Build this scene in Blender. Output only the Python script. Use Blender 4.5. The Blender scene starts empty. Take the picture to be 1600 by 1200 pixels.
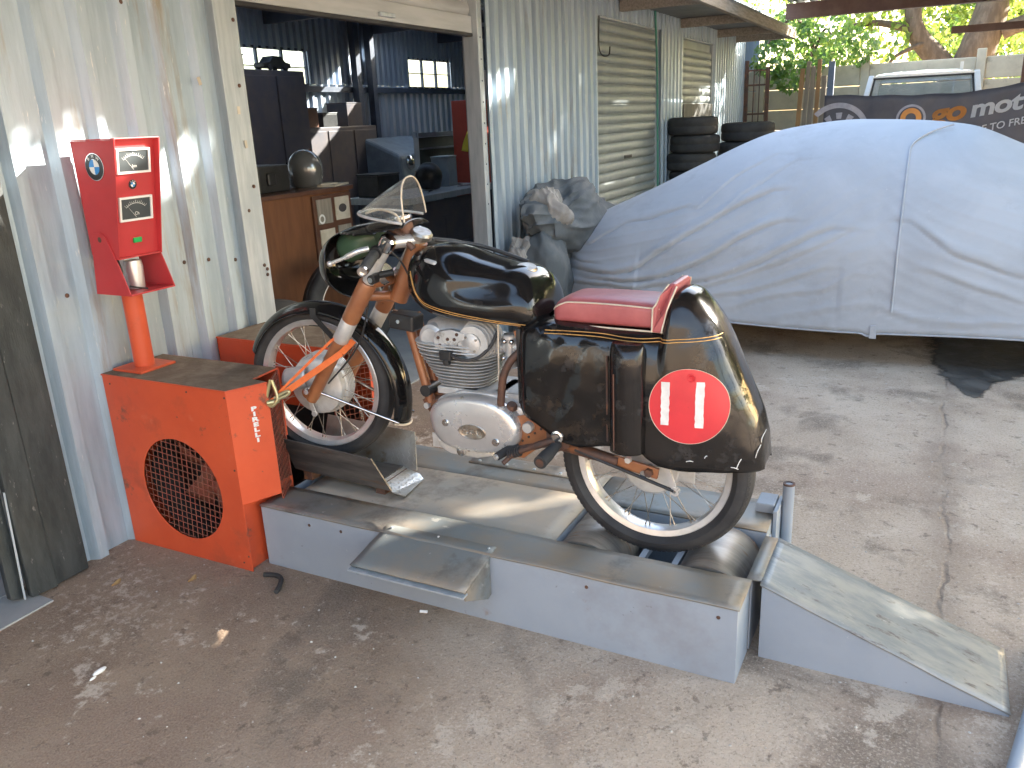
import bpy, bmesh, math, random
from mathutils import Vector, Matrix, noise, Euler
R = math.radians
rnd = random.Random(7)
SC = bpy.context.scene
COL = SC.collection

# ---------------------------------------------------------------- camera, sky, sun, exposure
cam = bpy.data.cameras.new('camera'); cam.lens = 28.886; cam.sensor_width = 36; cam.clip_start = .05; cam.clip_end = 400
camo = bpy.data.objects.new('camera', cam); COL.objects.link(camo)
camo.matrix_world = Matrix(((0.89126, -0.10130, 0.44203, 2.0885), (0.45141, 0.29119, -0.84346, -1.9773),
                            (-0.04328, 0.95129, 0.30526, 1.5288), (0, 0, 0, 1)))
SC.camera = camo
SUN_EL, SUN_AZ = 25, 47          # degrees; azimuth counted from +X towards +Y
world = bpy.data.worlds.new('World'); SC.world = world; world.use_nodes = True
wn = world.node_tree; bg = wn.nodes['Background']
sky = wn.nodes.new('ShaderNodeTexSky'); sky.sky_type = 'NISHITA'; sky.sun_disc = False
sky.sun_elevation = R(SUN_EL); sky.sun_rotation = R(90 - SUN_AZ); sky.air_density = 1.25; sky.dust_density = 2.8; sky.ozone_density = .55
wn.links.new(sky.outputs[0], bg.inputs[0]); bg.inputs[1].default_value = .15
sl = bpy.data.lights.new('sun', 'SUN'); sl.energy = 5; sl.angle = R(.55); sl.color = (1, .92, .80)
so = bpy.data.objects.new('sun', sl); COL.objects.link(so)
sd = Vector((math.cos(R(SUN_EL)) * math.cos(R(SUN_AZ)), math.cos(R(SUN_EL)) * math.sin(R(SUN_AZ)), math.sin(R(SUN_EL))))
so.rotation_euler = sd.to_track_quat('Z', 'Y').to_euler(); so.location = sd * 30
SC.view_settings.view_transform = 'Standard'; SC.view_settings.look = 'None'
SC.view_settings.exposure = 3.0; SC.view_settings.gamma = 1
SC.render.engine = 'CYCLES'; SC.cycles.use_denoising = True
SC.cycles.max_bounces = 6; SC.cycles.diffuse_bounces = 4; SC.cycles.transparent_max_bounces = 16

# ---------------------------------------------------------------- materials
def sock(n, *names):
    for k in names:
        if k in n.inputs: return n.inputs[k]
def mat(name, col, col2=None, scale=6, rough=.6, metal=0, bump=0, bscale=40, mixpos=(.4, .62), spots=None, coat=0,
        stretch=None, rough2=None, trans=0, spec=.5, dist=0, sheen=0, alpha=1):
    """Principled material: colour varied by noise, optional spots [(colour, scale, threshold, softness)], bump noise."""
    m = bpy.data.materials.new(name); m.use_nodes = True
    nt = m.node_tree; N = nt.nodes; Lk = nt.links; b = N['Principled BSDF']
    tc = N.new('ShaderNodeTexCoord'); vec = tc.outputs['Object']
    if stretch:
        mp = N.new('ShaderNodeMapping'); mp.inputs['Scale'].default_value = stretch
        Lk.new(vec, mp.inputs[0]); vec = mp.outputs[0]
    b.inputs['Base Color'].default_value = (*col, 1); b.inputs['Roughness'].default_value = rough
    b.inputs['Metallic'].default_value = metal; b.inputs['Specular IOR Level'].default_value = spec
    b.inputs['Coat Weight'].default_value = coat; b.inputs['Coat Roughness'].default_value = .04
    b.inputs['Alpha'].default_value = alpha
    if sheen: b.inputs['Sheen Weight'].default_value = sheen
    out = None
    if col2:
        nz = N.new('ShaderNodeTexNoise'); nz.inputs['Scale'].default_value = scale; nz.inputs['Detail'].default_value = 8
        nz.inputs['Roughness'].default_value = .62; nz.inputs['Distortion'].default_value = dist
        Lk.new(vec, nz.inputs[0])
        rp = N.new('ShaderNodeValToRGB'); rp.color_ramp.elements[0].position = mixpos[0]; rp.color_ramp.elements[1].position = mixpos[1]
        rp.color_ramp.elements[0].color = (*col, 1); rp.color_ramp.elements[1].color = (*col2, 1)
        Lk.new(nz.outputs[0], rp.inputs[0]); out = rp.outputs[0]
        if rough2 is not None:
            mr = N.new('ShaderNodeMapRange'); mr.inputs[1].default_value = mixpos[0]; mr.inputs[2].default_value = mixpos[1]
            mr.inputs[3].default_value = rough; mr.inputs[4].default_value = rough2
            Lk.new(nz.outputs[0], mr.inputs[0]); Lk.new(mr.outputs[0], b.inputs['Roughness'])
    for sp in (spots or []):
        sc_, sscale, th, soft = sp; th -= .035 if sscale < 20 else 0
        nz = N.new('ShaderNodeTexNoise'); nz.inputs['Scale'].default_value = sscale; nz.inputs['Detail'].default_value = 6
        nz.inputs['Roughness'].default_value = .7; nz.noise_dimensions = '4D'; nz.inputs['W'].default_value = sscale * 1.7 + th * 13
        Lk.new(vec, nz.inputs[0])
        mr = N.new('ShaderNodeMapRange'); mr.inputs[1].default_value = th; mr.inputs[2].default_value = th + soft
        Lk.new(nz.outputs[0], mr.inputs[0])
        mx = N.new('ShaderNodeMix'); mx.data_type = 'RGBA'
        Lk.new(mr.outputs[0], mx.inputs[0])
        if out: Lk.new(out, mx.inputs[6])
        else: mx.inputs[6].default_value = (*col, 1)
        mx.inputs[7].default_value = (*sc_, 1); out = mx.outputs[2]
    if out: Lk.new(out, b.inputs['Base Color'])
    if bump:
        nz = N.new('ShaderNodeTexNoise'); nz.inputs['Scale'].default_value = bscale; nz.inputs['Detail'].default_value = 6
        Lk.new(vec, nz.inputs[0]); bp = N.new('ShaderNodeBump'); bp.inputs['Strength'].default_value = bump
        bp.inputs['Distance'].default_value = .01; Lk.new(nz.outputs[0], bp.inputs['Height'])
        Lk.new(bp.outputs[0], b.inputs['Normal'])
        if coat: Lk.new(bp.outputs[0], b.inputs['Coat Normal'])
    if trans:
        b.inputs['Transmission Weight'].default_value = trans; b.inputs['IOR'].default_value = 1.3
    return m

M = {}
M['galv'] = mat('galvanised_sheet', (.335, .41, .475), (.435, .52, .59), 5, .42, .35, .12, 30, stretch=(3, 3, .35),
                spots=[((.30, .27, .22), 2.2, .60, .12), ((.62, .63, .62), 26, .63, .05), ((.16, .12, .09), 60, .72, .03)], rough2=.55)
M['galvdoor'] = mat('roller_door_steel', (.24, .28, .29), (.30, .335, .34), 4, .5, .25, .05, 30, spots=[((.2, .2, .18), 3, .62, .15)])
M['steelpost'] = mat('galvanised_post', (.36, .405, .44), (.46, .50, .53), 8, .45, .4, .08, 40, stretch=(4, 4, .5), spots=[((.2, .14, .1), 30, .68, .06)])
M['shutter'] = mat('grey_cream_shutter', (.44, .445, .44), (.37, .375, .37), 4, .5, .1, .04, 30, stretch=(1, .6, 6))
M['darkdoor'] = mat('charcoal_door', (.026, .031, .032), (.05, .056, .055), 7, .55, .1, .2, 60, stretch=(3, 3, .8),
                    spots=[((.16, .16, .15), 18, .66, .05)])
M['dark'] = mat('dark_interior_paint', (.05, .065, .10), (.08, .095, .13), 4, .6)
M['intwall'] = mat('interior_corrugated_iron', (.34, .41, .52), (.44, .50, .58), 5, .38, .4, stretch=(3, 3, .4))
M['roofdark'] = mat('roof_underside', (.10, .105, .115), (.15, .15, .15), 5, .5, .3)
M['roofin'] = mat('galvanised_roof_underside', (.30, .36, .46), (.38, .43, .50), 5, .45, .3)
M['timber'] = mat('weathered_timber', (.30, .27, .23), (.20, .17, .14), 9, .8, 0, .2, 30, stretch=(6, .6, 6))
M['orange'] = mat('orange_red_enamel', (.63, .098, .036), (.56, .08, .03), 3, .42, 0, .03, 25, spots=[((.40, .075, .035), 2.2, .57, .12), ((.22, .075, .045), 7, .64, .06), ((.62, .14, .07), 12, .64, .1), ((.12, .07, .05), 40, .67, .03)], spec=.4)
M['metred'] = mat('crimson_enamel', (.50, .04, .044), (.44, .034, .038), 4, .45, 0, .03, 25, spots=[((.22, .05, .04), 40, .72, .05)])
M['dust'] = mat('dusty_brown_top', (.13, .088, .055), (.19, .14, .095), 18, .95, 0, .3, 90)
M['grill'] = mat('rusty_wire', (.28, .07, .045), (.2, .08, .05), 20, .6)
M['bluegrey'] = mat('blue_grey_paint', (.262, .298, .345), (.305, .34, .385), 2.2, .5, 0, .15, 9,
                    spots=[((.235, .24, .26), 1.6, .57, .15), ((.26, .21, .18), 5, .65, .08), ((.44, .46, .49), 34, .665, .04), ((.11, .085, .07), 24, .665, .05)], spec=.4)
M['deck'] = mat('worn_deck_steel', (.20, .22, .22), (.29, .235, .175), 3.0, .5, .25, .1, 30,
                spots=[((.13, .115, .10), 3.5, .585, .12), ((.40, .39, .35), 14, .66, .06), ((.07, .06, .055), 20, .69, .05)])
M['deckdust'] = mat('dusty_deck_steel', (.29, .275, .24), (.40, .32, .235), 2.6, .6, .1, .1, 30,
                spots=[((.17, .14, .115), 2.6, .575, .1), ((.10, .085, .075), 20, .68, .05)])
M['ramptop'] = mat('scraped_ramp_steel', (.24, .255, .25), (.36, .345, .31), 5, .45, .3, .15, 40, stretch=(.7, 4, 4),
                   spots=[((.15, .13, .12), 6, .6, .08), ((.5, .5, .48), 30, .64, .05)])
M['rollersteel'] = mat('roller_steel', (.34, .30, .255), (.20, .17, .145), 3, .38, .45, .06, 50, stretch=(1.2, 8, 1.2), spots=[((.25, .13, .07), 9, .62, .07)])
M['chequer'] = mat('chequer_aluminium', (.46, .47, .46), (.36, .33, .28), 9, .36, .75, .05, 60, spots=[((.25, .19, .12), 7, .6, .1)])
M['rubber'] = mat('tyre_rubber', (.024, .023, .024), (.045, .043, .042), 9, .75, 0, .08, 60)
M['rubberdust'] = mat('dusty_tyre_rubber', (.026, .026, .028), (.045, .044, .043), 6, .85, 0, .1, 60)
M['alloy'] = mat('cast_aluminium', (.66, .65, .63), (.52, .51, .49), 16, .40, .45, .08, 70, spots=[((.24, .2, .17), 22, .66, .07)], rough2=.5)
M['polish'] = mat('polished_aluminium', (.70, .69, .68), (.60, .59, .58), 7, .26, .65, .05, 30, rough2=.36, spots=[((.34, .31, .29), 11, .64, .08)])
M['rim'] = mat('rim_aluminium', (.72, .71, .70), (.6, .59, .57), 14, .28, .6, .04, 60, spots=[((.3, .24, .2), 26, .68, .05)])
M['chrome'] = mat('chrome', (.68, .68, .68), (.55, .54, .52), 20, .14, 1, .02, 60)
M['spoke'] = mat('spoke_steel', (.50, .47, .42), (.34, .28, .22), 40, .35, .9)
M['copper'] = mat('copper_brown_paint', (.36, .145, .06), (.28, .105, .045), 9, .38, .1, .06, 40, coat=.4, spots=[((.13, .06, .035), 16, .66, .06)])
M['rust'] = mat('rusted_steel', (.15, .075, .05), (.09, .06, .05), 20, .6, .4, .2, 80, spots=[((.26, .11, .05), 12, .6, .08)])
M['black'] = mat('black_gloss_paint', (.007, .007, .0075), (.011, .010, .010), 7, .06, 0, .05, 7, rough2=.14,
                 spots=[((.035, .032, .03), 4, .60, .1), ((.07, .065, .06), 60, .73, .03)])
M['blackdent'] = mat('dented_black_paint', (.008, .0078, .008), (.016, .012, .010), 5, .10, 0, .5, 6.5, rough2=.2,
                     spots=[((.12, .105, .09), 50, .725, .02), ((.05, .034, .022), 4, .60, .1), ((.03, .028, .027), 13, .6, .08)])
M['blacksteel'] = mat('blackened_steel', (.075, .072, .07), (.15, .14, .13), 5, .45, .5, .1, 30, stretch=(.6, 4, 4), spots=[((.18, .11, .07), 7, .62, .1)])
M['blackm'] = mat('black_satin', (.016, .016, .017), (.03, .03, .03), 12, .42, 0, .05, 60)
M['grip'] = mat('black_grip_rubber', (.03, .03, .03), (.045, .045, .045), 30, .7, 0, .2, 200)
M['red'] = mat('red_vinyl', (.45, .125, .12), (.38, .095, .095), 10, .38, 0, .06, 90)
M['piping'] = mat('cream_piping', (.72, .62, .48), (.6, .5, .38), 40, .6)
M['gold'] = mat('gold_pinstripe', (.62, .33, .09), (.5, .25, .07), 30, .4)
M['numred'] = mat('number_disc_red', (.66, .035, .045), (.58, .03, .04), 8, .35, 0, .03, 30, spots=[((.75, .5, .45), 40, .74, .02)])
M['white'] = mat('white_paint', (.78, .76, .72), (.66, .62, .58), 30, .6, 0, .1, 90, spots=[((.7, .2, .2), 60, .68, .04)])
M['whiteclean'] = mat('white_enamel', (.80, .79, .76), (.74, .73, .70), 12, .4)
M['blue'] = mat('badge_blue', (.03, .25, .62), rough=.3); M['badgeblack'] = mat('badge_black', (.015, .015, .016), rough=.3)
M['dial'] = mat('dial_face', (.045, .055, .06), (.06, .07, .075), 8, .35)
M['green'] = mat('green_switch', (.02, .42, .10), (.02, .36, .09), 20, .35)
M['greenpaint'] = mat('olive_green_paint', (.05, .10, .055), (.07, .12, .07), 12, .3)
M['cloth'] = mat('grey_blue_cover_cloth', (.36, .38, .415), (.41, .43, .465), 2.2, .8, 0, .35, 9, spots=[((.32, .33, .355), 2.0, .58, .15), ((.52, .52, .52), 30, .66, .05)], dist=.4)
M['cloth2'] = mat('grey_crumpled_cloth', (.075, .086, .094), (.115, .127, .135), 4, .75, 0, .4, 16)
M['lining'] = mat('pale_cloth_lining', (.22, .205, .19), (.30, .285, .265), 8, .85, 0, .4, 18)
M['hose'] = mat('green_hose', (.03, .20, .15), rough=.4)
M['conc'] = mat('cream_concrete_slab', (.60, .52, .39), (.50, .43, .32), 4, .85, 0, .2, 40, spots=[((.25, .22, .17), 3, .62, .12)])
M['wood'] = mat('plank_wood', (.42, .25, .11), (.30, .18, .09), 6, .7, 0, .1, 30, stretch=(5, 5, .5))
M['woodgrey'] = mat('grey_plank_wood', (.34, .30, .25), (.24, .21, .17), 6, .8, 0, .1, 30, stretch=(5, 5, .5))
M['counter'] = mat('counter_veneer', (.20, .085, .04), (.155, .065, .032), 5, .4, 0, .03, 30, stretch=(4, 4, .6))
M['frame'] = mat('dark_wood_frame', (.13, .06, .035), (.10, .045, .03), 9, .45)
M['paper'] = mat('old_paper', (.60, .54, .44), (.48, .42, .33), 10, .8); M['ink'] = mat('print_ink', (.07, .06, .06), rough=.8)
M['silver'] = mat('helmet_silver', (.30, .295, .28), (.26, .255, .245), 4, .22, .6, coat=.6)
M['visor'] = mat('dark_visor', (.012, .014, .018), rough=.08, coat=.5)
M['beam'] = mat('brown_steel_beam', (.115, .058, .045), (.15, .085, .065), 6, .6, .1, .1, 30)
M['truck'] = mat('white_car_paint', (.74, .76, .76), (.70, .72, .72), 5, .25, coat=.8)
M['banner'] = mat('charcoal_banner', (.078, .072, .088), (.10, .092, .108), 5, .6, 0, .05, 60)
M['banorange'] = mat('banner_orange', (.72, .30, .07), (.62, .25, .06), 10, .6)
M['banwhite'] = mat('banner_white', (.78, .77, .80), rough=.6); M['bangrey'] = mat('banner_pale_grey', (.42, .40, .45), (.33, .31, .36), 14, .6)
M['bark'] = mat('tree_bark', (.10, .065, .042), (.16, .11, .075), 7, .9, 0, .6, 25, stretch=(2, 2, .6))
M['strap'] = mat('orange_webbing', (.80, .17, .035), (.70, .14, .03), 30, .65, 0, .2, 300)
M['zinc'] = mat('yellow_zinc', (.55, .50, .26), (.45, .43, .28), 20, .35, .7)
M['stone'] = mat('pale_chips', (.58, .55, .50), (.40, .36, .32), 30, .9)
M['leafdry'] = mat('dry_leaf', (.45, .30, .12), (.35, .2, .08), 30, .8)
M['yellow'] = mat('yellow_rag', (.62, .52, .06), rough=.8); M['redint'] = mat('red_tool_cabinet', (.42, .06, .035), (.35, .05, .03), 5, .4)
M['frameblue'] = mat('pale_blue_frame', (.22, .28, .34), (.18, .22, .27), 8, .4, .3); M['board'] = mat('green_chalkboard', (.06, .085, .075), (.08, .10, .09), 6, .6)
M['bluecloth'] = mat('blue_cloth', (.03, .045, .16), (.05, .06, .2), 10, .8)
M['brownwood'] = mat('dark_brown_cabinet', (.085, .08, .095), (.12, .10, .10), 5, .5)

def glass(name, tint, mixv, rough=.02):
    m = bpy.data.materials.new(name); m.use_nodes = True; nt = m.node_tree; N = nt.nodes; Lk = nt.links
    N.remove(N['Principled BSDF']); o = N['Material Output']
    t = N.new('ShaderNodeBsdfTransparent'); t.inputs[0].default_value = (*tint, 1)
    g = N.new('ShaderNodeBsdfGlossy'); g.inputs['Roughness'].default_value = rough; g.inputs[0].default_value = (.9, .9, .9, 1)
    d = N.new('ShaderNodeBsdfDiffuse'); d.inputs[0].default_value = (.6, .6, .58, 1)
    lw = N.new('ShaderNodeLayerWeight'); pw = N.new('ShaderNodeMath'); pw.operation = 'POWER'; pw.inputs[1].default_value = 4; Lk.new(lw.outputs['Facing'], pw.inputs[0])
    f = N.new('ShaderNodeMapRange'); f.inputs[3].default_value = .04; f.inputs[4].default_value = .9; Lk.new(pw.outputs[0], f.inputs[0])
    a = N.new('ShaderNodeMixShader'); Lk.new(f.outputs[0], a.inputs[0]); Lk.new(t.outputs[0], a.inputs[1]); Lk.new(g.outputs[0], a.inputs[2])
    nz = N.new('ShaderNodeTexNoise'); nz.inputs['Scale'].default_value = 30; nz.inputs['Detail'].default_value = 8
    mr = N.new('ShaderNodeMapRange'); mr.inputs[1].default_value = .35; mr.inputs[2].default_value = .8; mr.inputs[3].default_value = mixv * .5; mr.inputs[4].default_value = mixv * 2
    Lk.new(nz.outputs[0], mr.inputs[0])
    b = N.new('ShaderNodeMixShader'); Lk.new(mr.outputs[0], b.inputs[0]); Lk.new(a.outputs[0], b.inputs[1]); Lk.new(d.outputs[0], b.inputs[2])
    Lk.new(b.outputs[0], o.inputs[0]); return m
M['acrylic'] = glass('scratched_clear_acrylic', (.93, .93, .92), .07)
M['smoke'] = glass('smoked_acrylic', (.16, .17, .175), .012)
M['pane'] = glass('window_glass', (.9, .93, .95), .05)

def leafmat(name, c1, c2):
    m = bpy.data.materials.new(name); m.use_nodes = True; nt = m.node_tree; N = nt.nodes; Lk = nt.links
    N.remove(N['Principled BSDF']); o = N['Material Output']
    oi = N.new('ShaderNodeNewGeometry'); rp = N.new('ShaderNodeValToRGB')
    rp.color_ramp.elements[0].color = (*c1, 1); rp.color_ramp.elements[1].color = (*c2, 1)
    Lk.new(oi.outputs['Random Per Island'], rp.inputs[0])
    d = N.new('ShaderNodeBsdfDiffuse'); t = N.new('ShaderNodeBsdfTranslucent'); g = N.new('ShaderNodeBsdfGlossy'); g.inputs['Roughness'].default_value = .4
    hs = N.new('ShaderNodeHueSaturation'); hs.inputs['Value'].default_value = 3.0; hs.inputs['Hue'].default_value = .475
    Lk.new(rp.outputs[0], hs.inputs['Color']); Lk.new(rp.outputs[0], d.inputs[0]); Lk.new(hs.outputs[0], t.inputs[0])
    a = N.new('ShaderNodeMixShader'); a.inputs[0].default_value = .5; Lk.new(d.outputs[0], a.inputs[1]); Lk.new(t.outputs[0], a.inputs[2])
    b = N.new('ShaderNodeMixShader'); b.inputs[0].default_value = .06; Lk.new(a.outputs[0], b.inputs[1]); Lk.new(g.outputs[0], b.inputs[2])
    Lk.new(b.outputs[0], o.inputs[0]); return m
M['leaf'] = leafmat('tree_leaves', (.045, .11, .015), (.14, .19, .03))
M['leaf2'] = leafmat('bush_leaves', (.05, .13, .025), (.12, .20, .05))

# ---------------------------------------------------------------- mesh helpers
ORG = {}
def V(*a): return Vector(a)
class MB:
    def __init__(s): s.v = []; s.f = []; s.mi = []
    def add(s, vs, fs, T=None):
        o = len(s.v)
        s.v += [(T @ Vector(v)) if T else Vector(v) for v in vs]
        s.f += [tuple(i + o for i in f) for f in fs]
        return s
    def mm(s, x0, x1, y0, y1, z0, z1, T=None):
        return s.add([(x0,y0,z0),(x1,y0,z0),(x1,y1,z0),(x0,y1,z0),(x0,y0,z1),(x1,y0,z1),(x1,y1,z1),(x0,y1,z1)],
                     [(3,2,1,0),(4,5,6,7),(0,1,5,4),(1,2,6,5),(2,3,7,6),(3,0,4,7)], T)
    def box(s, c, d, e=(0,0,0)):
        T = Matrix.Translation(c) @ Euler(e).to_matrix().to_4x4()
        return s.mm(-d[0]/2, d[0]/2, -d[1]/2, d[1]/2, -d[2]/2, d[2]/2, T)
    def bar(s, a, b, w, t, up=(0,0,1)):
        a, b = Vector(a), Vector(b); d = b - a; z = d.normalized(); u = Vector(up)
        x = u.cross(z)
        if x.length < 1e-4: x = Vector((1,0,0)).cross(z)
        x.normalize(); y = z.cross(x)
        T = Matrix.Translation(a) @ Matrix((x, y, z)).transposed().to_4x4()
        return s.mm(-w/2, w/2, -t/2, t/2, 0, d.length, T)
    def prism(s, poly, plane, a, b):
        ix = {'xz': lambda p, h: (p[0], h, p[1]), 'yz': lambda p, h: (h, p[0], p[1]), 'xy': lambda p, h: (p[0], p[1], h)}[plane]
        n = len(poly); vs = [ix(p, a) for p in poly] + [ix(p, b) for p in poly]
        return s.add(vs, [tuple(range(n)), tuple(range(2*n-1, n-1, -1))] + [(i, (i+1) % n, (i+1) % n + n, i + n) for i in range(n)])
    def loft(s, rings, closed=True, caps=True):
        n = len(rings[0]); vs = [p for r in rings for p in r]; fs = []
        for k in range(len(rings) - 1):
            for i in range(n if closed else n - 1):
                j = (i + 1) % n
                fs.append((k*n+i, k*n+j, (k+1)*n+j, (k+1)*n+i))
        if caps and closed:
            fs.append(tuple(range(n-1, -1, -1))); fs.append(tuple((len(rings)-1)*n + i for i in range(n)))
        return s.add(vs, fs)
    def tube(s, path, r, n=10, caps=True, closed=False):
        P = [Vector(p) for p in path]; m = len(P); rs = r if isinstance(r, (list, tuple)) else [r] * m
        rings = []; prev = None
        for i in range(m):
            if closed: t = (P[(i+1) % m] - P[i-1]).normalized()
            else: t = (P[min(i+1, m-1)] - P[max(i-1, 0)]).normalized()
            if prev is None:
                x = t.cross(Vector((0, 0, 1)))
                if x.length < 1e-3: x = t.cross(Vector((0, 1, 0)))
            else: x = prev - t * prev.dot(t)
            x.normalize(); prev = x; y = t.cross(x)
            rings.append([P[i] + (x * math.cos(2*math.pi*k/n) + y * math.sin(2*math.pi*k/n)) * rs[i] for k in range(n)])
        if closed: rings.append(rings[0]); caps = False
        return s.loft(rings, True, caps)
    def cyl(s, a, b, r, n=20, r2=None): return s.tube([a, b], [r, r if r2 is None else r2], n)
    def lathe(s, prof, c, axis, n=32, caps=False):
        """profile of (radius, height along axis) about point c"""
        z = Vector(axis).normalized(); x = z.orthogonal().normalized(); y = z.cross(x); c = Vector(c)
        rings = [[c + z * h + (x * math.cos(2*math.pi*k/n) + y * math.sin(2*math.pi*k/n)) * r for k in range(n)] for r, h in prof]
        return s.loft(rings, True, caps)
    def ball(s, c, r, n=16, m=10):
        c = Vector(c); r = Vector(r) if not isinstance(r, (int, float)) else Vector((r, r, r))
        rings = []
        for i in range(m + 1):
            a = -math.pi/2 + math.pi * i / m; ca = max(math.cos(a), 1e-3)
            rings.append([c + Vector((r.x * ca * math.cos(2*math.pi*k/n), r.y * ca * math.sin(2*math.pi*k/n), r.z * math.sin(a))) for k in range(n)])
        return s.loft(rings)
    def grid(s, fn, nu, nv):
        vs = [fn(i / nu, j / nv) for i in range(nu + 1) for j in range(nv + 1)]
        return s.add(vs, [(i*(nv+1)+j, (i+1)*(nv+1)+j, (i+1)*(nv+1)+j+1, i*(nv+1)+j+1) for i in range(nu) for j in range(nv)])
    def build(s, name, m, parent=None, smooth=None, bevel=0, org=None, solid=0, sub=0):
        o3 = Vector(org) if org is not None else (ORG[parent.name] if parent else Vector((0, 0, 0)))
        me = bpy.data.meshes.new(name); me.from_pydata([v - o3 for v in s.v], [], s.f); me.validate(); me.update()
        bm = bmesh.new(); bm.from_mesh(me); bmesh.ops.recalc_face_normals(bm, faces=bm.faces); bm.to_mesh(me); bm.free()
        ob = bpy.data.objects.new(name, me); COL.objects.link(ob); me.materials.append(M[m] if isinstance(m, str) else m)
        if smooth:
            me.polygons.foreach_set('use_smooth', [True] * len(me.polygons)); me.set_sharp_from_angle(angle=R(smooth))
        if solid:
            md = ob.modifiers.new('solid', 'SOLIDIFY'); md.thickness = solid; md.offset = 0
        if bevel:
            md = ob.modifiers.new('bevel', 'BEVEL'); md.width = bevel; md.segments = 2; md.limit_method = 'ANGLE'; md.angle_limit = R(35)
        if sub:
            md = ob.modifiers.new('sub', 'SUBSURF'); md.levels = sub; md.render_levels = sub
        if parent: ob.parent = parent; ORG[ob.name] = o3
        else:
            ob.location = o3; ORG[ob.name] = o3
        return ob
def tag(o, label, cat, group=None):
    o['label'] = label; o['category'] = cat
    if group: o['group'] = group
    return o
def thing(name, label, cat, loc, group=None):
    o = bpy.data.objects.new(name, None); COL.objects.link(o); o.location = loc; o.empty_display_size = .1
    ORG[o.name] = Vector(loc); return tag(o, label, cat, group)
def text(body, size, extrude=.0006, align='CENTER', bold=0, spacing=1, shear=0, line=1):
    cu = bpy.data.curves.new('t', 'FONT'); cu.body = body; cu.size = size; cu.extrude = extrude; cu.align_x = align; cu.align_y = 'CENTER'
    cu.offset = bold; cu.space_character = spacing; cu.shear = shear; cu.space_line = line; cu.resolution_u = 4
    ob = bpy.data.objects.new('t', cu); COL.objects.link(ob)
    me = bpy.data.meshes.new_from_object(ob.evaluated_get(bpy.context.evaluated_depsgraph_get()))
    vs = [v.co.copy() for v in me.vertices]; fs = [tuple(p.vertices) for p in me.polygons]
    bpy.data.objects.remove(ob); bpy.data.curves.remove(cu); bpy.data.meshes.remove(me)
    return vs, fs
def frame3(c, x, y):
    """matrix with given centre, x and y axes (z = x cross y)"""
    x = Vector(x).normalized(); y = Vector(y); y = (y - x * y.dot(x)).normalized(); z = x.cross(y)
    return Matrix.Translation(c) @ Matrix((x, y, z)).transposed().to_4x4()
def interp(pts, x):
    if x <= pts[0][0]: return pts[0][1]
    for (a, b), (c, d) in zip(pts, pts[1:]):
        if x <= c: return b + (d - b) * (x - a) / (c - a)
    return pts[-1][1]
def spline(pts, x):
    """smooth (Catmull-Rom) interpolation of y over x"""
    n = len(pts)
    if x <= pts[0][0]: return pts[0][1]
    if x >= pts[-1][0]: return pts[-1][1]
    for i in range(n - 1):
        if x <= pts[i+1][0]:
            x0, y0 = pts[i]; x1, y1 = pts[i+1]; t = (x - x0) / (x1 - x0); h = x1 - x0
            m0 = (y1 - pts[max(i-1,0)][1]) / (x1 - pts[max(i-1,0)][0]); m1 = (pts[min(i+2,n-1)][1] - y0) / (pts[min(i+2,n-1)][0] - x0)
            return (2*t**3-3*t*t+1)*y0 + (t**3-2*t*t+t)*h*m0 + (-2*t**3+3*t*t)*y1 + (t**3-t*t)*h*m1
def bez(pts, n=24):
    """Catmull-Rom through 3D points"""
    P = [Vector(p) for p in pts]; out = []
    for i in range(len(P) - 1):
        a, b, c, d = P[max(i-1,0)], P[i], P[i+1], P[min(i+2,len(P)-1)]
        k = max(2, n // (len(P) - 1))
        for j in range(k):
            t = j / k
            out.append(.5 * ((2*b) + (c-a)*t + (2*a-5*b+4*c-d)*t*t + (3*b-a-3*c+d)*t**3))
    out.append(P[-1]); return out
def nz3(x, y, z): return noise.noise(Vector((x, y, z)))
def copytree(o, loc=None, parent=None):
    c = o.copy(); COL.objects.link(c); c.parent = parent
    ORG[c.name] = ORG.get(o.name, Vector((0, 0, 0)))
    if loc is not None: c.location = loc
    for ch in list(o.children): copytree(ch, None, c)
    return c
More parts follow.
